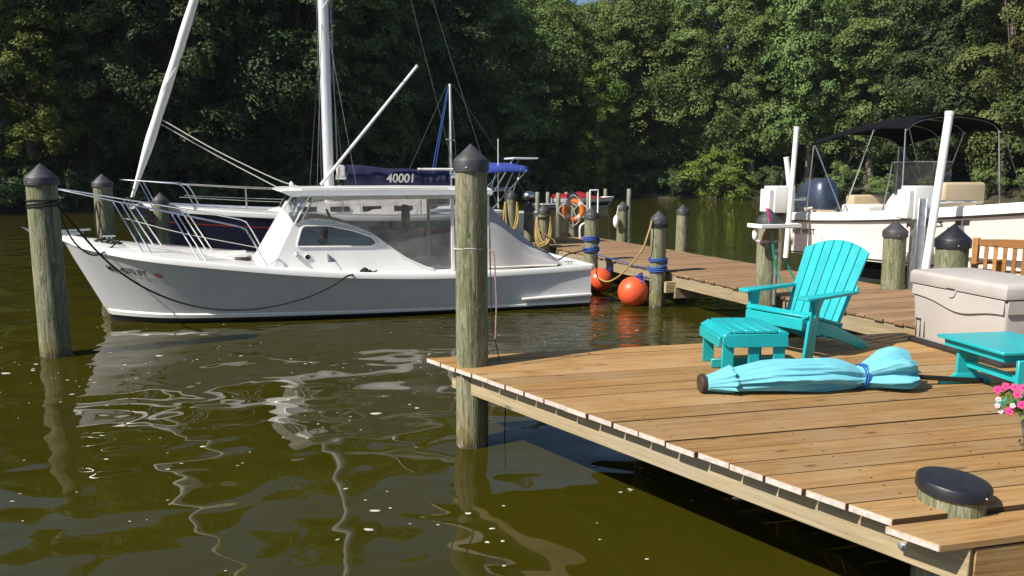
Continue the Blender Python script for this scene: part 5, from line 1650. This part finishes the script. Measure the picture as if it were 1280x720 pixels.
# local x runs along the front (towards the camera), y to the back
def rbox(x0, x1, y0, y1, z0, z1, taper, name, mat, bev=.03):
    mb = MB(); mb.loft([[Vector((x, y, z)) for x, y in ((x0 + t_, y0 + t_), (x1 - t_, y0 + t_), (x1 - t_, y1 - t_), (x0 + t_, y1 - t_))] for z, t_ in ((z0, taper), (z1, 0))], True, True)
    return mb.build(name, mat, bx, bev, segs=3)
rbox(0, BL, 0, BD, .03, BH, .03, 'body', 'box_plastic')
rbox(-.005, BL + .005, -.005, BD + .005, 0, .034, .0, 'skid_base', 'box_dark', .006)
# upper band, its lower edge a soft wave
for (fx, cnt) in (('front', 1), ('end', 1)):
    top_, pts = BH - .004, []
    L = BL if fx == 'front' else BD
    lowz = lambda s: BH - .095 - .075 * (math.exp(-((s - .55) / .26) ** 2)) - (.02 * s) if fx == 'front' else BH - .115
    up = [(.012 + (L - .024) * i / 24, top_) for i in range(25)]
    lo = [(.012 + (L - .024) * i / 24, lowz(i / 24)) for i in range(24, -1, -1)]
    poly = [Vector((x, -.0, z)) if fx == 'front' else Vector((L and BL, x, z)) for x, z in up + lo]
    mb = MB(); mb.prism(poly, (0, 0, 0), (0, -.012, 0) if fx == 'front' else (.012, 0, 0)); mb.build('upper_band', 'box_plastic', bx, .003)
mb = MB(); mb.loft([[Vector((x, y, z)) for x, y in ((-.018 + t_, -.022 + t_), (BL + .018 - t_, -.022 + t_), (BL + .018 - t_, BD + .018 - t_), (-.018 + t_, BD + .018 - t_))] for z, t_ in ((BH + .006, 0), (BH + .100, 0), (BH + .125, .015), (BH + .140, .08))], True, True); lid = mb.build('lid', 'box_plastic', bx, .008, segs=2)
mb = MB(); mb.box((BL * .5, .02, BH + .001), (BL - .02, .05, .010)); mb.build('lid_gap', 'box_dark', bx)
mb = MB(); mb.prism([Vector((BL * .47 + .058 * math.cos(a), -.0125, BH + .012 - .075 * math.sin(a))) for a in np.linspace(0, PI, 13)], (0, 0, 0), (0, -.012, 0)); mb.build('latch', 'box_plastic', bx, .003)
mb = MB(); mb.box((BL * .47, -.026, BH + .014), (.10, .012, .012)); mb.build('latch_grip', 'box_dark', bx, .002)
for k in range(3):
    mb = MB(); mb.box((.06 + k * .055, .0225, .14), (.010, .006, .15)); mb.build('groove', 'box_dark', bx)
mb = MB(); mb.box((.09, .0195, .225), (.075, .006, .022)); mb.build('badge', 'letter_grey', bx, .001)
mb = MB(); mb.tube([(.03, .025, .165), (BL - .03, .025, .165)], .004, 5); mb.build('seam', 'box_plastic', bx)

# ------------------------------------------------------------------ umbrella lying on the deck
U0, U1 = Vector((1.385, 5.44, DZ)), Vector((2.93, 5.60, DZ))
ud = (U1 - U0).normalized()
um = thing('patio_umbrella', 'closed light turquoise patio umbrella lying on the deck boards', 'umbrella', U0, math.atan2(ud.y, ud.x))
UL = (U1 - U0).length
urng = random.Random(8)
def uprof(f):
    return float(np.interp(f, [0, .06, .12, .3, .5, .66, .72, .755, .80, .87, .94, 1.0], [.060, .072, .090, .122, .130, .112, .090, .076, .102, .146, .160, .125]))
def tri(x):
    x = x - math.floor(x)
    return 4 * abs(x - .5) - 1
def fold_ring(f, r0, amp, zc, x, K, ph=0.0, rim=0.0):
    ring = []
    for k in range(K):
        a = 2 * PI * k / K
        u = a / (2 * PI)
        w = tri(6 * u + .30 * math.sin(4.2 * f + 1 + ph) + ph) + .65 * tri(10 * u - .5 * f + .22 * math.sin(9 * f + 5 * u * 6.28) + .3) + .40 * tri(17 * u + 1.1 * f + .2 * math.sin(6 * f))
        rr = r0 * (1 + amp * .42 * w) * (1 + .05 * math.sin(2 * a + 5 * f))
        yy = rr * math.cos(a) * 1.16
        z = zc + rr * math.sin(a) * .86
        if z < .010:
            z = .010 + .003 * math.sin(9 * a + 20 * f)
            yy *= 1.08
        ring.append(Vector((x + rim * (.7 * tri(6 * u + .2) + .5 * math.sin(9 * a)), yy, z)))
    return ring
mb = MB(); rings = []
NU, KU = 70, 132
for i in range(NU + 1):
    f = .07 + .93 * i / NU
    amp = float(np.interp(f, [.07, .2, .4, .62, .72, .755, .80, .9, 1.0], [.10, .26, .36, .40, .34, .20, .34, .50, .62]))
    zc = float(np.interp(f, [0, .3, .6, .75, .9, 1.0], [.072, .114, .112, .086, .122, .122]))
    rings.append(fold_ring(f, uprof(f), amp, zc, f * UL, KU, 0.0, .030 * max(0, (f - .9) / .1)))
mb.loft(rings, True, False)
inner = [Vector((UL * .93, p.y * .62, .12 + (p.z - .12) * .62)) for p in rings[-1]]
mb.loft([rings[-1], inner], True, False)
mb.build('canopy', 'umbrella_cloth', um, angle=42)
# vent flap over the top end, its rim standing off the cloth below
mb = MB(); rings2 = []
for i in range(15):
    g = i / 14
    f = .006 + .125 * g
    rings2.append(fold_ring(f, .058 + .052 * g ** 1.3, .10 + .22 * g, .070 + .022 * g, f * UL, KU, .4, .014 * g * g))
mb.loft(rings2, True, False)
vf = mb.build('vent_flap', 'umbrella_cloth', um, angle=42)
vf.modifiers.new('thick', 'SOLIDIFY').thickness = .004
mb = MB(); mb.lathe([(.001, -.030), (.030, -.030), (.034, -.034), (.062, -.034), (.068, -.028), (.070, .0), (.05, .012), (.001, .012)], (0, 0, .072), 28, (1, 0, 0)); mb.build('top_cap', 'brown_plastic', um)
for dx, rr in ((.0, .090), (.018, .092), (.034, .090)):
    mb = MB(); mb.tube([Vector((UL * .755 + dx + .012 * math.sin(a), rr * 1.12 * math.cos(a), max(.010, .088 + rr * math.sin(a)))) for a in [2 * PI * k / 30 for k in range(30)]], .006, 6, False, 0, True); mb.build('tie_cord', 'cord_blue', um)
mb = MB(); mb.tube([Vector((UL * .7, 0, .12)), Vector((UL + .62, 0.03, .022))], .019, 12); mb.build('pole', 'black_paint', um)
for k in range(8):
    a = 2 * PI * k / 8 + .2
    p0 = Vector((UL * .90, .075 * math.cos(a), .12 + .065 * math.sin(a)))
    mb = MB(); mb.tube([p0, p0 + Vector((UL * .105, .012 * math.cos(a), .010 * math.sin(a)))], [.006, .005], 6); mb.build('rib', 'steel', um)
    mb = MB(); mb.tube([p0 + Vector((UL * .07, .010 * math.cos(a), .008 * math.sin(a))), p0 + Vector((UL * .115, .014 * math.cos(a), .012 * math.sin(a)))], [.026, .013], 8); mb.build('rib_pocket', 'umbrella_cloth', um)

# ------------------------------------------------------------------ flower pot
fp = thing('flower_pot', 'blue glazed pot of pink flowers at the right edge of the deck', 'flower pot', (2.945, 4.10, DZ), 0)
mb = MB(); mb.lathe([(.09, 0), (.10, .01), (.115, .10), (.135, .20), (.142, .235), (.15, .24), (.15, .262), (.135, .262), (.128, .235), (.001, .23)], (0, 0, 0), 28); mb.build('pot', 'pot_glaze', fp)
frng = np.random.default_rng(6)
nl = 1500
d = frng.normal(size=(nl, 3)); d[:, 2] = np.abs(d[:, 2]) * .9; d /= np.linalg.norm(d, axis=1, keepdims=True)
C = d * frng.uniform(.05, .26, size=(nl, 1)) * np.array([1.0, 1.0, .62]) + np.array([0, 0, .26])
N = d * .5 + frng.normal(size=(nl, 3)) * .6 + np.array([0, 0, .5]); N /= np.linalg.norm(N, axis=1, keepdims=True)
me = leaf_cloud('foliage', C, N, frng.uniform(.025, .05, nl), frng, 'pot_leaf', .42)
inst('foliage', me, fp)
mb = MB()
for k in range(24):
    dd = Vector(frng.normal(size=3)); dd.z = abs(dd.z); dd.normalize()
    mb.tube([(0, 0, .23), Vector((dd.x * .1, dd.y * .1, .26 + dd.z * .06)), Vector((dd.x * .2, dd.y * .2, .26 + dd.z * .12))], .003, 4)
mb.build('stems', 'pot_leaf', fp)
fl = []
for px, py, Y, pale in ((1247, 487, 3.95, 0), (1257, 483, 4.0, 0), (1272, 493, 3.93, 0), (1262, 514, 3.90, 0), (1279, 485, 4.0, 0), (1277, 506, 3.92, 0), (1268, 484, 4.05, 0), (1248, 499, 3.92, 1), (1247, 507, 3.92, 1), (1251, 514, 3.92, 1), (1266, 507, 3.88, 1), (1290, 490, 3.95, 0), (1300, 480, 4.05, 0), (1310, 500, 3.95, 0), (1320, 485, 4.1, 1), (1295, 478, 4.2, 0)):
    w = A(px, py, Y) - Vector((2.945, 4.10, DZ))
    fl.append((w.x, w.y, w.z, pale))
for i, (x, y, z, pale) in enumerate(fl):
    mb = MB()
    n_ = Vector((x - .2, y - .35, .25)).normalized()
    q = n_.to_track_quat('Z', 'Y').to_matrix()
    r_ = .024 if not pale else .015
    for k in range(5):
        a = 2 * PI * k / 5 + i
        u = Vector((math.cos(a), math.sin(a), 0)); w = Vector((-math.sin(a), math.cos(a), 0))
        pts = [q @ p + Vector((x, y, z)) for p in (Vector((0, 0, 0)), u * r_ * .6 - w * r_ * .5 + Vector((0, 0, .004)), u * r_ + Vector((0, 0, .0)), u * r_ * .6 + w * r_ * .5 + Vector((0, 0, .004)))]
        mb.add(pts, [(0, 1, 2, 3)])
    mb.sphere(q @ Vector((0, 0, .003)) + Vector((x, y, z)), .005, 6, 4)
    mb.build('flower', 'petal_pale' if pale else 'petal', fp)

# ------------------------------------------------------------------ teak bench
bn_ = thing('wooden_bench', 'honey coloured slatted wooden bench behind the storage box', 'bench', (5.14, 8.62, DZ2), math.atan2(-.87, .49)); bn_.scale = (1, 1, 1.1)
# local x along the bench, y to the seat side
def bb(c, s, name, bev=.006):
    mb = MB(); mb.box(c, s); return mb.build(name, 'teak', bn_, bev)
for x in (0.03, 1.25):
    bb((x, 0, .44), (.06, .055, .88), 'back_post'); bb((x, .50, .30), (.06, .055, .60), 'front_leg'); bb((x, .26, .62), (.07, .60, .03), 'armrest'); bb((x, .25, .38), (.035, .46, .06), 'side_rail')
mb = MB(); mb.prism([Vector((x, 0, z)) for x, z in [(.06, .80)] + [(.06 + 1.16 * i / 14, .865 + .025 * math.sin(PI * i / 14)) for i in range(15)] + [(1.22, .80)]], (0, -.014, 0), (0, .014, 0)); mb.build('top_rail', 'teak', bn_, .005)
bb((.64, 0, .50), (1.16, .03, .05), 'lower_rail')
for i in range(11):
    bb((.145 + i * .099, 0, .662), (.042, .016, .275), 'back_slat', .003)
for i in range(6):
    bb((.64, .06 + i * .085, .425), (1.22, .07, .02), 'seat_slat', .003)

# ================================================================== floats, life ring, ropes
def buoy(px, py_water, r, label, tilt):
    p = G(px, py_water, 0)
    t = thing('mooring_buoy', label, 'buoy', (p.x, p.y, 0), 0, 'orange mooring buoys')
    ax = Vector(tilt).normalized()
    mb = MB(); zc = r * .86
    prof = [(.001, -r), (r * .35, -r * .94), (r * .7, -r * .72), (r * .93, -r * .38), (r, 0), (r * .93, r * .38), (r * .72, r * .70), (r * .45, r * .90), (r * .26, r * 1.0)]
    from_pts = []
    mb.lathe(prof, (0, 0, zc), 32, ax); mb.build('ball', 'buoy_orange', t, angle=60)
    mb = MB(); mb.lathe([(r * .46, r * .895), (r * .30, r * 1.0), (r * .22, r * 1.06), (r * .15, r * 1.22), (.001, r * 1.24)], (0, 0, zc), 24, ax); mb.build('collar', 'buoy_blue', t)
    mb = MB(); mb.torus(Vector((0, 0, zc)) + ax * r * 1.20, r * .13, r * .05, ax.orthogonal(), 16, 6); mb.build('eye', 'buoy_blue', t)
    return t
buoy(791, 381, .270, 'large orange ball buoy in front of the blue banded dock piling', (.42, .10, .9))
buoy(749, 364, .25, 'orange ball buoy at the stern of the white cabin boat', (.6, .2, .6))

# life ring on its piling
lc = A(717, 263, 21.18)
lr = thing('life_ring', 'orange life ring with white bands hung on a dock piling', 'life ring', lc, R(-18))
q = Vector((0, -1, 0.06)).normalized()
RR, rr = .245, .078
for k in range(4):
    a0 = PI / 4 + k * PI / 2
    def arc(aa, bb_, r_, n=12):
        return [Vector((RR * math.sin(a), 0, RR * math.cos(a))) for a in np.linspace(aa, bb_, n)]
    mb = MB(); mb.tube(arc(a0 + .17, a0 + PI / 2 - .17, rr), rr, 12); mb.build('ring_section', 'ring_orange', lr)
    mb = MB(); mb.tube(arc(a0 - .17, a0 + .17, rr, 5), rr * 1.05, 12); mb.build('white_band', 'rope_white', lr)
for k in range(4):
    a0 = PI / 4 + k * PI / 2
    pts = [Vector(((RR + .07) * math.sin(a0), -.03, (RR + .07) * math.cos(a0))), Vector(((RR + .17) * math.sin(a0 + PI / 4), -.05, (RR + .17) * math.cos(a0 + PI / 4))), Vector(((RR + .07) * math.sin(a0 + PI / 2), -.03, (RR + .07) * math.cos(a0 + PI / 2)))]
    mb = MB(); mb.tube(spline(pts, 8), .012, 6); mb.build('grab_line', 'rope_white', lr)
mb = MB(); mb.tube(spline([(-.2, -.06, .28), (.0, -.08, .05), (.06, -.08, -.1), (.18, -.06, -.28)], 6), .012, 6); mb.tube(spline([(-.2, -.06, .28), (.1, -.08, .12), (-.02, -.09, -.05), (.02, -.08, -.45)], 6), .012, 6); mb.build('throw_line', 'rope_white', lr)
mb = MB(); mb.tube(spline([(0, .02, .35), (0, .05, .2)], 4), .01, 6); mb.build('hook', 'galvanised', lr)

# kettle grill on a post at the end of the dock
gp = A(661, 246, 20.9)
kg = thing('kettle_grill', 'silver domed kettle grill standing at the far end of the dock', 'grill', (gp.x, gp.y, DZ2 - .4), 0)
mb = MB(); mb.sphere((0, 0, gp.z - DZ2 + .4 + .02), (.18, .18, .14), 18, 12); mb.build('lid', 'steel', kg)
mb = MB(); mb.sphere((0, 0, gp.z - DZ2 + .4 - .03), (.175, .175, .13), 18, 12); mb.build('bowl', 'box_dark', kg)
for k in range(3):
    a = 2 * PI * k / 3 + .4
    mb = MB(); mb.tube([(.10 * math.cos(a), .10 * math.sin(a), gp.z - DZ2 + .32), (.22 * math.cos(a), .22 * math.sin(a), 0)], .013, 6); mb.build('leg', 'steel', kg)

# white ladder hoop on the dock
lh = thing('swim_ladder', 'white tube ladder standing up from the dock edge by the life ring', 'ladder', (2.12, 21.2, DZ2), R(20))
for y, h in ((0, 1.27), (.24, 1.27)):
    mb = MB(); mb.tube([(y, 0, -.9), (y, 0, h)], .024, 10); mb.build('rail', 'pvc', lh)
mb = MB(); mb.tube([(0, 0, 1.26), (.24, 0, 1.26)], .022, 10); mb.build('top_bar', 'pvc', lh)
for z in (-.6, -.3, 0.0, .3):
    mb = MB(); mb.tube([(0, 0, z), (.24, 0, z)], .018, 8); mb.build('rung', 'pvc', lh)
mb = MB(); rail(mb, [(-.52, -.5, .0), (-.52, -.5, .30), (-.40, -.5, .40), (-.25, -.5, .40), (-.16, -.5, .30), (-.16, -.5, .0)], .03); mb.build('hand_hoop', 'pvc', lh)

def rope(pts, r, mat, label, cat='rope', name='rope', group=None, n=8):
    mb = MB(); mb.tube(spline(pts, n), r, 8)
    return tag(mb.build(name, mat, None), label, cat, group)
def wraps(cx, cy, rad, zs, r, mat, label, lean=(0, 0)):
    mb = MB()
    pts = []
    n = 26 * len(zs)
    for i in range(n + 1):
        f = i / 26
        k = int(min(len(zs) - 1, f)); z0 = zs[k]; z1 = zs[min(k + 1, len(zs) - 1)]
        z = z0 + (z1 - z0) * max(0, (f - k) * 4 - 3)
        a = 2 * PI * f
        pts.append((cx + (rad + r * .8) * math.cos(a) + lean[0] * z, cy + (rad + r * .8) * math.sin(a) + lean[1] * z, z + .006 * math.sin(3 * a)))
    mb.tube(pts, r, 7)
    return tag(mb.build('rope', mat, None), label, 'rope')
wraps(2.52, 13.32, .137, [.62, .65, .68, .80, .83], .017, 'rope_blue', 'blue rope bands wound round the piling by the large buoy')
wraps(1.56, 15.25, .139, [.78, .81, .84, 1.00, 1.03, 1.06], .016, 'rope_blue', 'blue rope bands wound round the piling at the boat stern')
wraps(2.52, 13.32, .134, [1.38, 1.40, 1.425], .012, 'rope_black', 'black line wound under the cap of the piling by the large buoy')
wraps(0.73, 18.0, .136, [1.28, 1.30], .012, 'rope_black', 'black line wound under the cap of the yellow coil piling')
lw = G(71, 444, 0)
wraps(lw.x, lw.y, .176, [1.87, 1.90, 1.95], .010, 'rope_black', 'black mooring line wound round the far left piling')
pw = G(590, 555, 0)
wraps(pw.x, pw.y, .131, [1.665], .0055, 'rope_white', 'thin pale cord tied round the thick deck corner piling')
# yellow line from piling to buoy
rope([A(815, 276, 13.22), A(811, 290, 13.18), A(803, 312, 13.2), A(790, 329, 13.4), A(774, 345, 13.8), A(760, 352, 14.2), A(749, 348, 14.8), A(742, 338, 15.1)], .016, 'rope_yellow', 'yellow line sagging from the capped piling down to the other buoy')
# yellow coils
def coil(cx, cy, r0, ztop, zbot, nturn, label, seed):
    rg = random.Random(seed)
    mb = MB()
    for k in range(nturn):
        a0 = -2.4 + rg.uniform(-.35, .35)
        pts = []
        ph = rg.uniform(-.5, .5)
        low = zbot + rg.uniform(-.06, .12)
        sp_ = rg.uniform(.02, .16)
        for i in range(9):
            f = i / 8
            a = -PI / 2 - 1.25 + 2.5 * f + ph * .2
            bulge = math.sin(PI * f)
            z = ztop - (ztop - low) * (math.sin(PI * f) ** .8)
            pts.append((cx + (r0 + .03 + sp_ * bulge) * math.cos(a) + .06 * bulge * ph, cy + (r0 + .03 + sp_ * .5 * bulge) * math.sin(a), z))
        mb.tube(spline(pts, 5), .016, 6)
    return tag(mb.build('rope_coil', 'rope_yellow', None), label, 'rope coil', 'yellow rope coils')
coil(.73, 18.0, .135, 1.32, .62, 7, 'yellow rope coil slung on the dock piling beside the boat stern', 1)
coil(-0.02, 17.85, .115, 1.66, .95, 7, 'yellow rope coil hanging on the tall piling further back', 2)
rope([A(668, 280, 17.8), A(680, 292, 17.78), A(692, 300, 17.8), A(694, 304, 17.8)], .014, 'rope_yellow', 'short end of yellow rope across the coil piling')
# black mooring lines of the cabin boat
rope([(lw.x + .17, lw.y - .02, 1.90), A(95, 284, 10.0), A(122, 315, 10.5), A(150, 340, 10.7), A(185, 362, 10.95), A(225, 378, 11.18), A(265, 386, 11.30), A(305, 387, 11.42), A(345, 382, 11.52), A(385, 371, 11.60), A(412, 359, 11.66), A(428, 349, 11.74), A(436, 344.5, 11.86), A(452, 341.5, 12.1)], .014, 'rope_black', 'long black mooring line drooping along the white hull')
mb = MB()
cc = A(456, 339, 12.22)
for k in range(5):
    mb.torus(cc + Vector((.012 * k - .03, 0, .01 * k)), .055 - .006 * k, .012, (.2 * k - .4, .3, 1), 16, 6)
mb.tube([cc + Vector((0, 0, 0)), cc + Vector((.14, 0, -.01)), cc + Vector((.20, 0, .01))], .012, 6)
tag(mb.build('rope', 'rope_black', None), 'tangle of black line on the side cleat of the white boat', 'rope')
rope([(lw.x + .17, lw.y - .04, 1.93), A(85, 290, 10.3), A(98, 308, 10.8), A(116, 319, 11.1), A(132, 314, 11.4), A(150, 300, 11.75)], .012, 'rope_black', 'short black bow line looping from the far left piling')
rope([A(122, 300, 15.2), A(119, 270, 15.25), A(121, 252, 15.3), A(125, 262, 15.25), A(123, 300, 15.2)], .012, 'rope_black', 'thin dark line hanging beside the second piling')
rope([A(698, 325, 13.9), A(710, 318, 14.2), A(722, 315, 14.7), A(733, 312, 15.05)], .013, 'rope_black', 'black stern line from the white boat to the dock piling')
rope([A(744, 318, 15.1), A(775, 326, 14.4), A(798, 333, 13.9), A(812, 335, 13.3)], .010, 'rope_blue', 'slack blue line strung along the dock edge between two pilings')
rope([A(808, 345, 13.2), A(804, 352, 13.18), A(801, 353, 13.2)], .014, 'rope_blue', 'short blue tether from the piling to the large buoy')
# line at the corner piling
rope([A(610, 312, 6.20), A(617, 318, 6.18), A(619, 345, 6.18), A(620.5, 380, 6.18), A(619, 424, 6.18)], .0062, 'rope_red', 'red and white cord hanging from the thick corner piling')
rope([A(612, 313, 6.21), A(613.5, 345, 6.20), A(615, 400, 6.2), A(622, 440, 6.35), A(630, 480, 6.6)], .004, 'rope_black', 'thin dark line hanging behind the front deck corner')
rope([A(632, 500, 6.55), A(631, 540, 6.5), A(630.5, 575, 6.48)], .005, 'rope_black', 'thin line trailing from under the deck into the water')
# tray with hose
tp = A(965, 283, 10.38)
ty = thing('cleaning_tray', 'white tray table fixed to the dark dock piling', 'tray', (tp.x, tp.y, tp.z), R(15))
mb = MB(); mb.box((-.02, -.08, 0), (.60, .34, .025)); mb.build('tray_top', 'pvc', ty, .006)
for c, s in (((-.02, -.245, .02), (.60, .02, .05)), ((-.31, -.08, .02), (.02, .34, .05)), ((.27, -.08, .02), (.02, .34, .05))):
    mb = MB(); mb.box(c, s); mb.build('tray_rim', 'pvc', ty, .005)
mb = MB(); mb.box((-.05, -.04, -.10), (.04, .12, .17)); mb.build('bracket', 'teak', ty, .004)
rope([A(961, 272, 10.20), A(963, 285, 10.18), A(966, 305, 10.18), A(968, 325, 10.18), A(973, 345, 10.16), A(985, 362, 10.08), A(996, 368, 10.03)], .014, 'hose_green', 'green garden hose hanging from the tray', 'hose', 'garden_hose')
rope([A(977, 322, 10.33), A(985, 333, 10.32), A(991, 345, 10.30), A(997, 357, 10.28)], .013, 'hose_green', 'second loop of green hose right of the tray piling', 'hose', 'garden_hose')
rope([A(958, 260, 10.23), A(961, 268, 10.18), A(962, 278, 10.18)], .012, 'petal', 'short pink hose end curled over the tray', 'hose', 'garden_hose')
mb = MB(); c = A(944, 293, 10.32); mb.sphere(c, (.04, .04, .085), 12, 8); tag(mb.build('rope_float', 'pvc', None), 'small white float hanging under the tray', 'float')
c = A(770, 277, 19.55); mb = MB(); mb.sphere(c, (.075, .075, .16), 12, 8); mb.tube([c + Vector((0, 0, .15)), c + Vector((.08, .1, .4))], .008, 5); tag(mb.build('rope_float', 'pvc', None), 'small white float hung on the water side piling', 'float')
wraps(3.50, 10.60, .145, [1.36, 1.375], .010, 'petal_pale', 'pale pink strap round the tray piling')
mb = MB(); p = A(969, 335, 10.40); mb.tube([p + Vector((0, 0, -.5)), p + Vector((0, 0, .22))], .018, 8); mb.sphere(p + Vector((0, 0, .24)), .03, 8, 6); mb.tube([p + Vector((0, -.02, .2)), p + Vector((.0, -.09, .19))], .014, 6)
tag(mb.build('water_spigot', 'galvanised', None), 'dark upright water pipe with tap on the tray piling', 'water pipe')
# bow tackle on the foredeck
mb = MB()
frg = random.Random(2)
for k in range(4):
    pts = [A(120 + 9 * k + frg.uniform(-4, 4), 299 + 2 * k * .8 + frg.uniform(-2, 1), 11.8 + .02 * k) for _ in range(1)]
    c = pts[0]
    mb.torus(c, .07, .012, (frg.uniform(-.3, .3), frg.uniform(-.3, .3), 1), 16, 5)
tag(mb.build('rope_coil', 'rope_black', None), 'dark coils of line on the white boat foredeck', 'rope coil')

# ------------------------------------------------------------------ foam flecks and pollen on the water
fr_ = np.random.default_rng(12)
mb = MB()
def fleck(x, y, r, el, a0):
    k = 7
    ring = [(x + r * el * math.cos(2 * PI * i / k) * fr_.uniform(.7, 1.2) * math.cos(a0) - r * math.sin(2 * PI * i / k) * math.sin(a0), y + r * el * math.cos(2 * PI * i / k) * math.sin(a0) + r * math.sin(2 * PI * i / k) * math.cos(a0) * fr_.uniform(.7, 1.2), .004) for i in range(k)]
    mb.add(ring + [(x, y, .007)], [(i, (i + 1) % k, k) for i in range(k)])
cl = [(fr_.uniform(-6, 2.0), fr_.uniform(3.9, 9.5)) for _ in range(26)]
for i in range(300):
    if i % 3:
        c = cl[fr_.integers(len(cl))]
        x, y = c[0] + fr_.normal() * .5, c[1] + fr_.normal() * .35
    else:
        x, y = fr_.uniform(-9, 4), fr_.uniform(3.6, 14)
    r = fr_.choice([.006, .008, .012, .02, .032], p=[.38, .34, .18, .08, .02])
    fleck(x, y, r, fr_.uniform(1.0, 2.2), fr_.uniform(-.5, .5))
fo_ = mb.build('foam_flecks', 'foam', None, smooth=False)
fo_['label'] = 'scattered pale foam flecks floating on the green water'; fo_['category'] = 'foam'; fo_['kind'] = 'stuff'

# ================================================================== added bluish haze volume, there to lift the far shadows
hz = MB(); hz.box((0, 0, 24.0), (900, 700, 52.0))
m, nt, b, out = new_mat('shadow_lift_air')
nt.nodes.remove(b)
pv = node(nt, 'ShaderNodeVolumePrincipled')
pv.inputs['Color'].default_value = (0.80, 0.88, 1.0, 1)
pv.inputs['Density'].default_value = 0.00012
nt.links.new(pv.outputs[0], out.inputs['Volume'])
ho = hz.build('haze', 'shadow_lift_air', None, smooth=False)
ho['kind'] = 'stuff'; ho['label'] = 'faint bluish haze volume added to lift the far shadows'; ho['category'] = 'haze'
cy.volume_bounces = 0
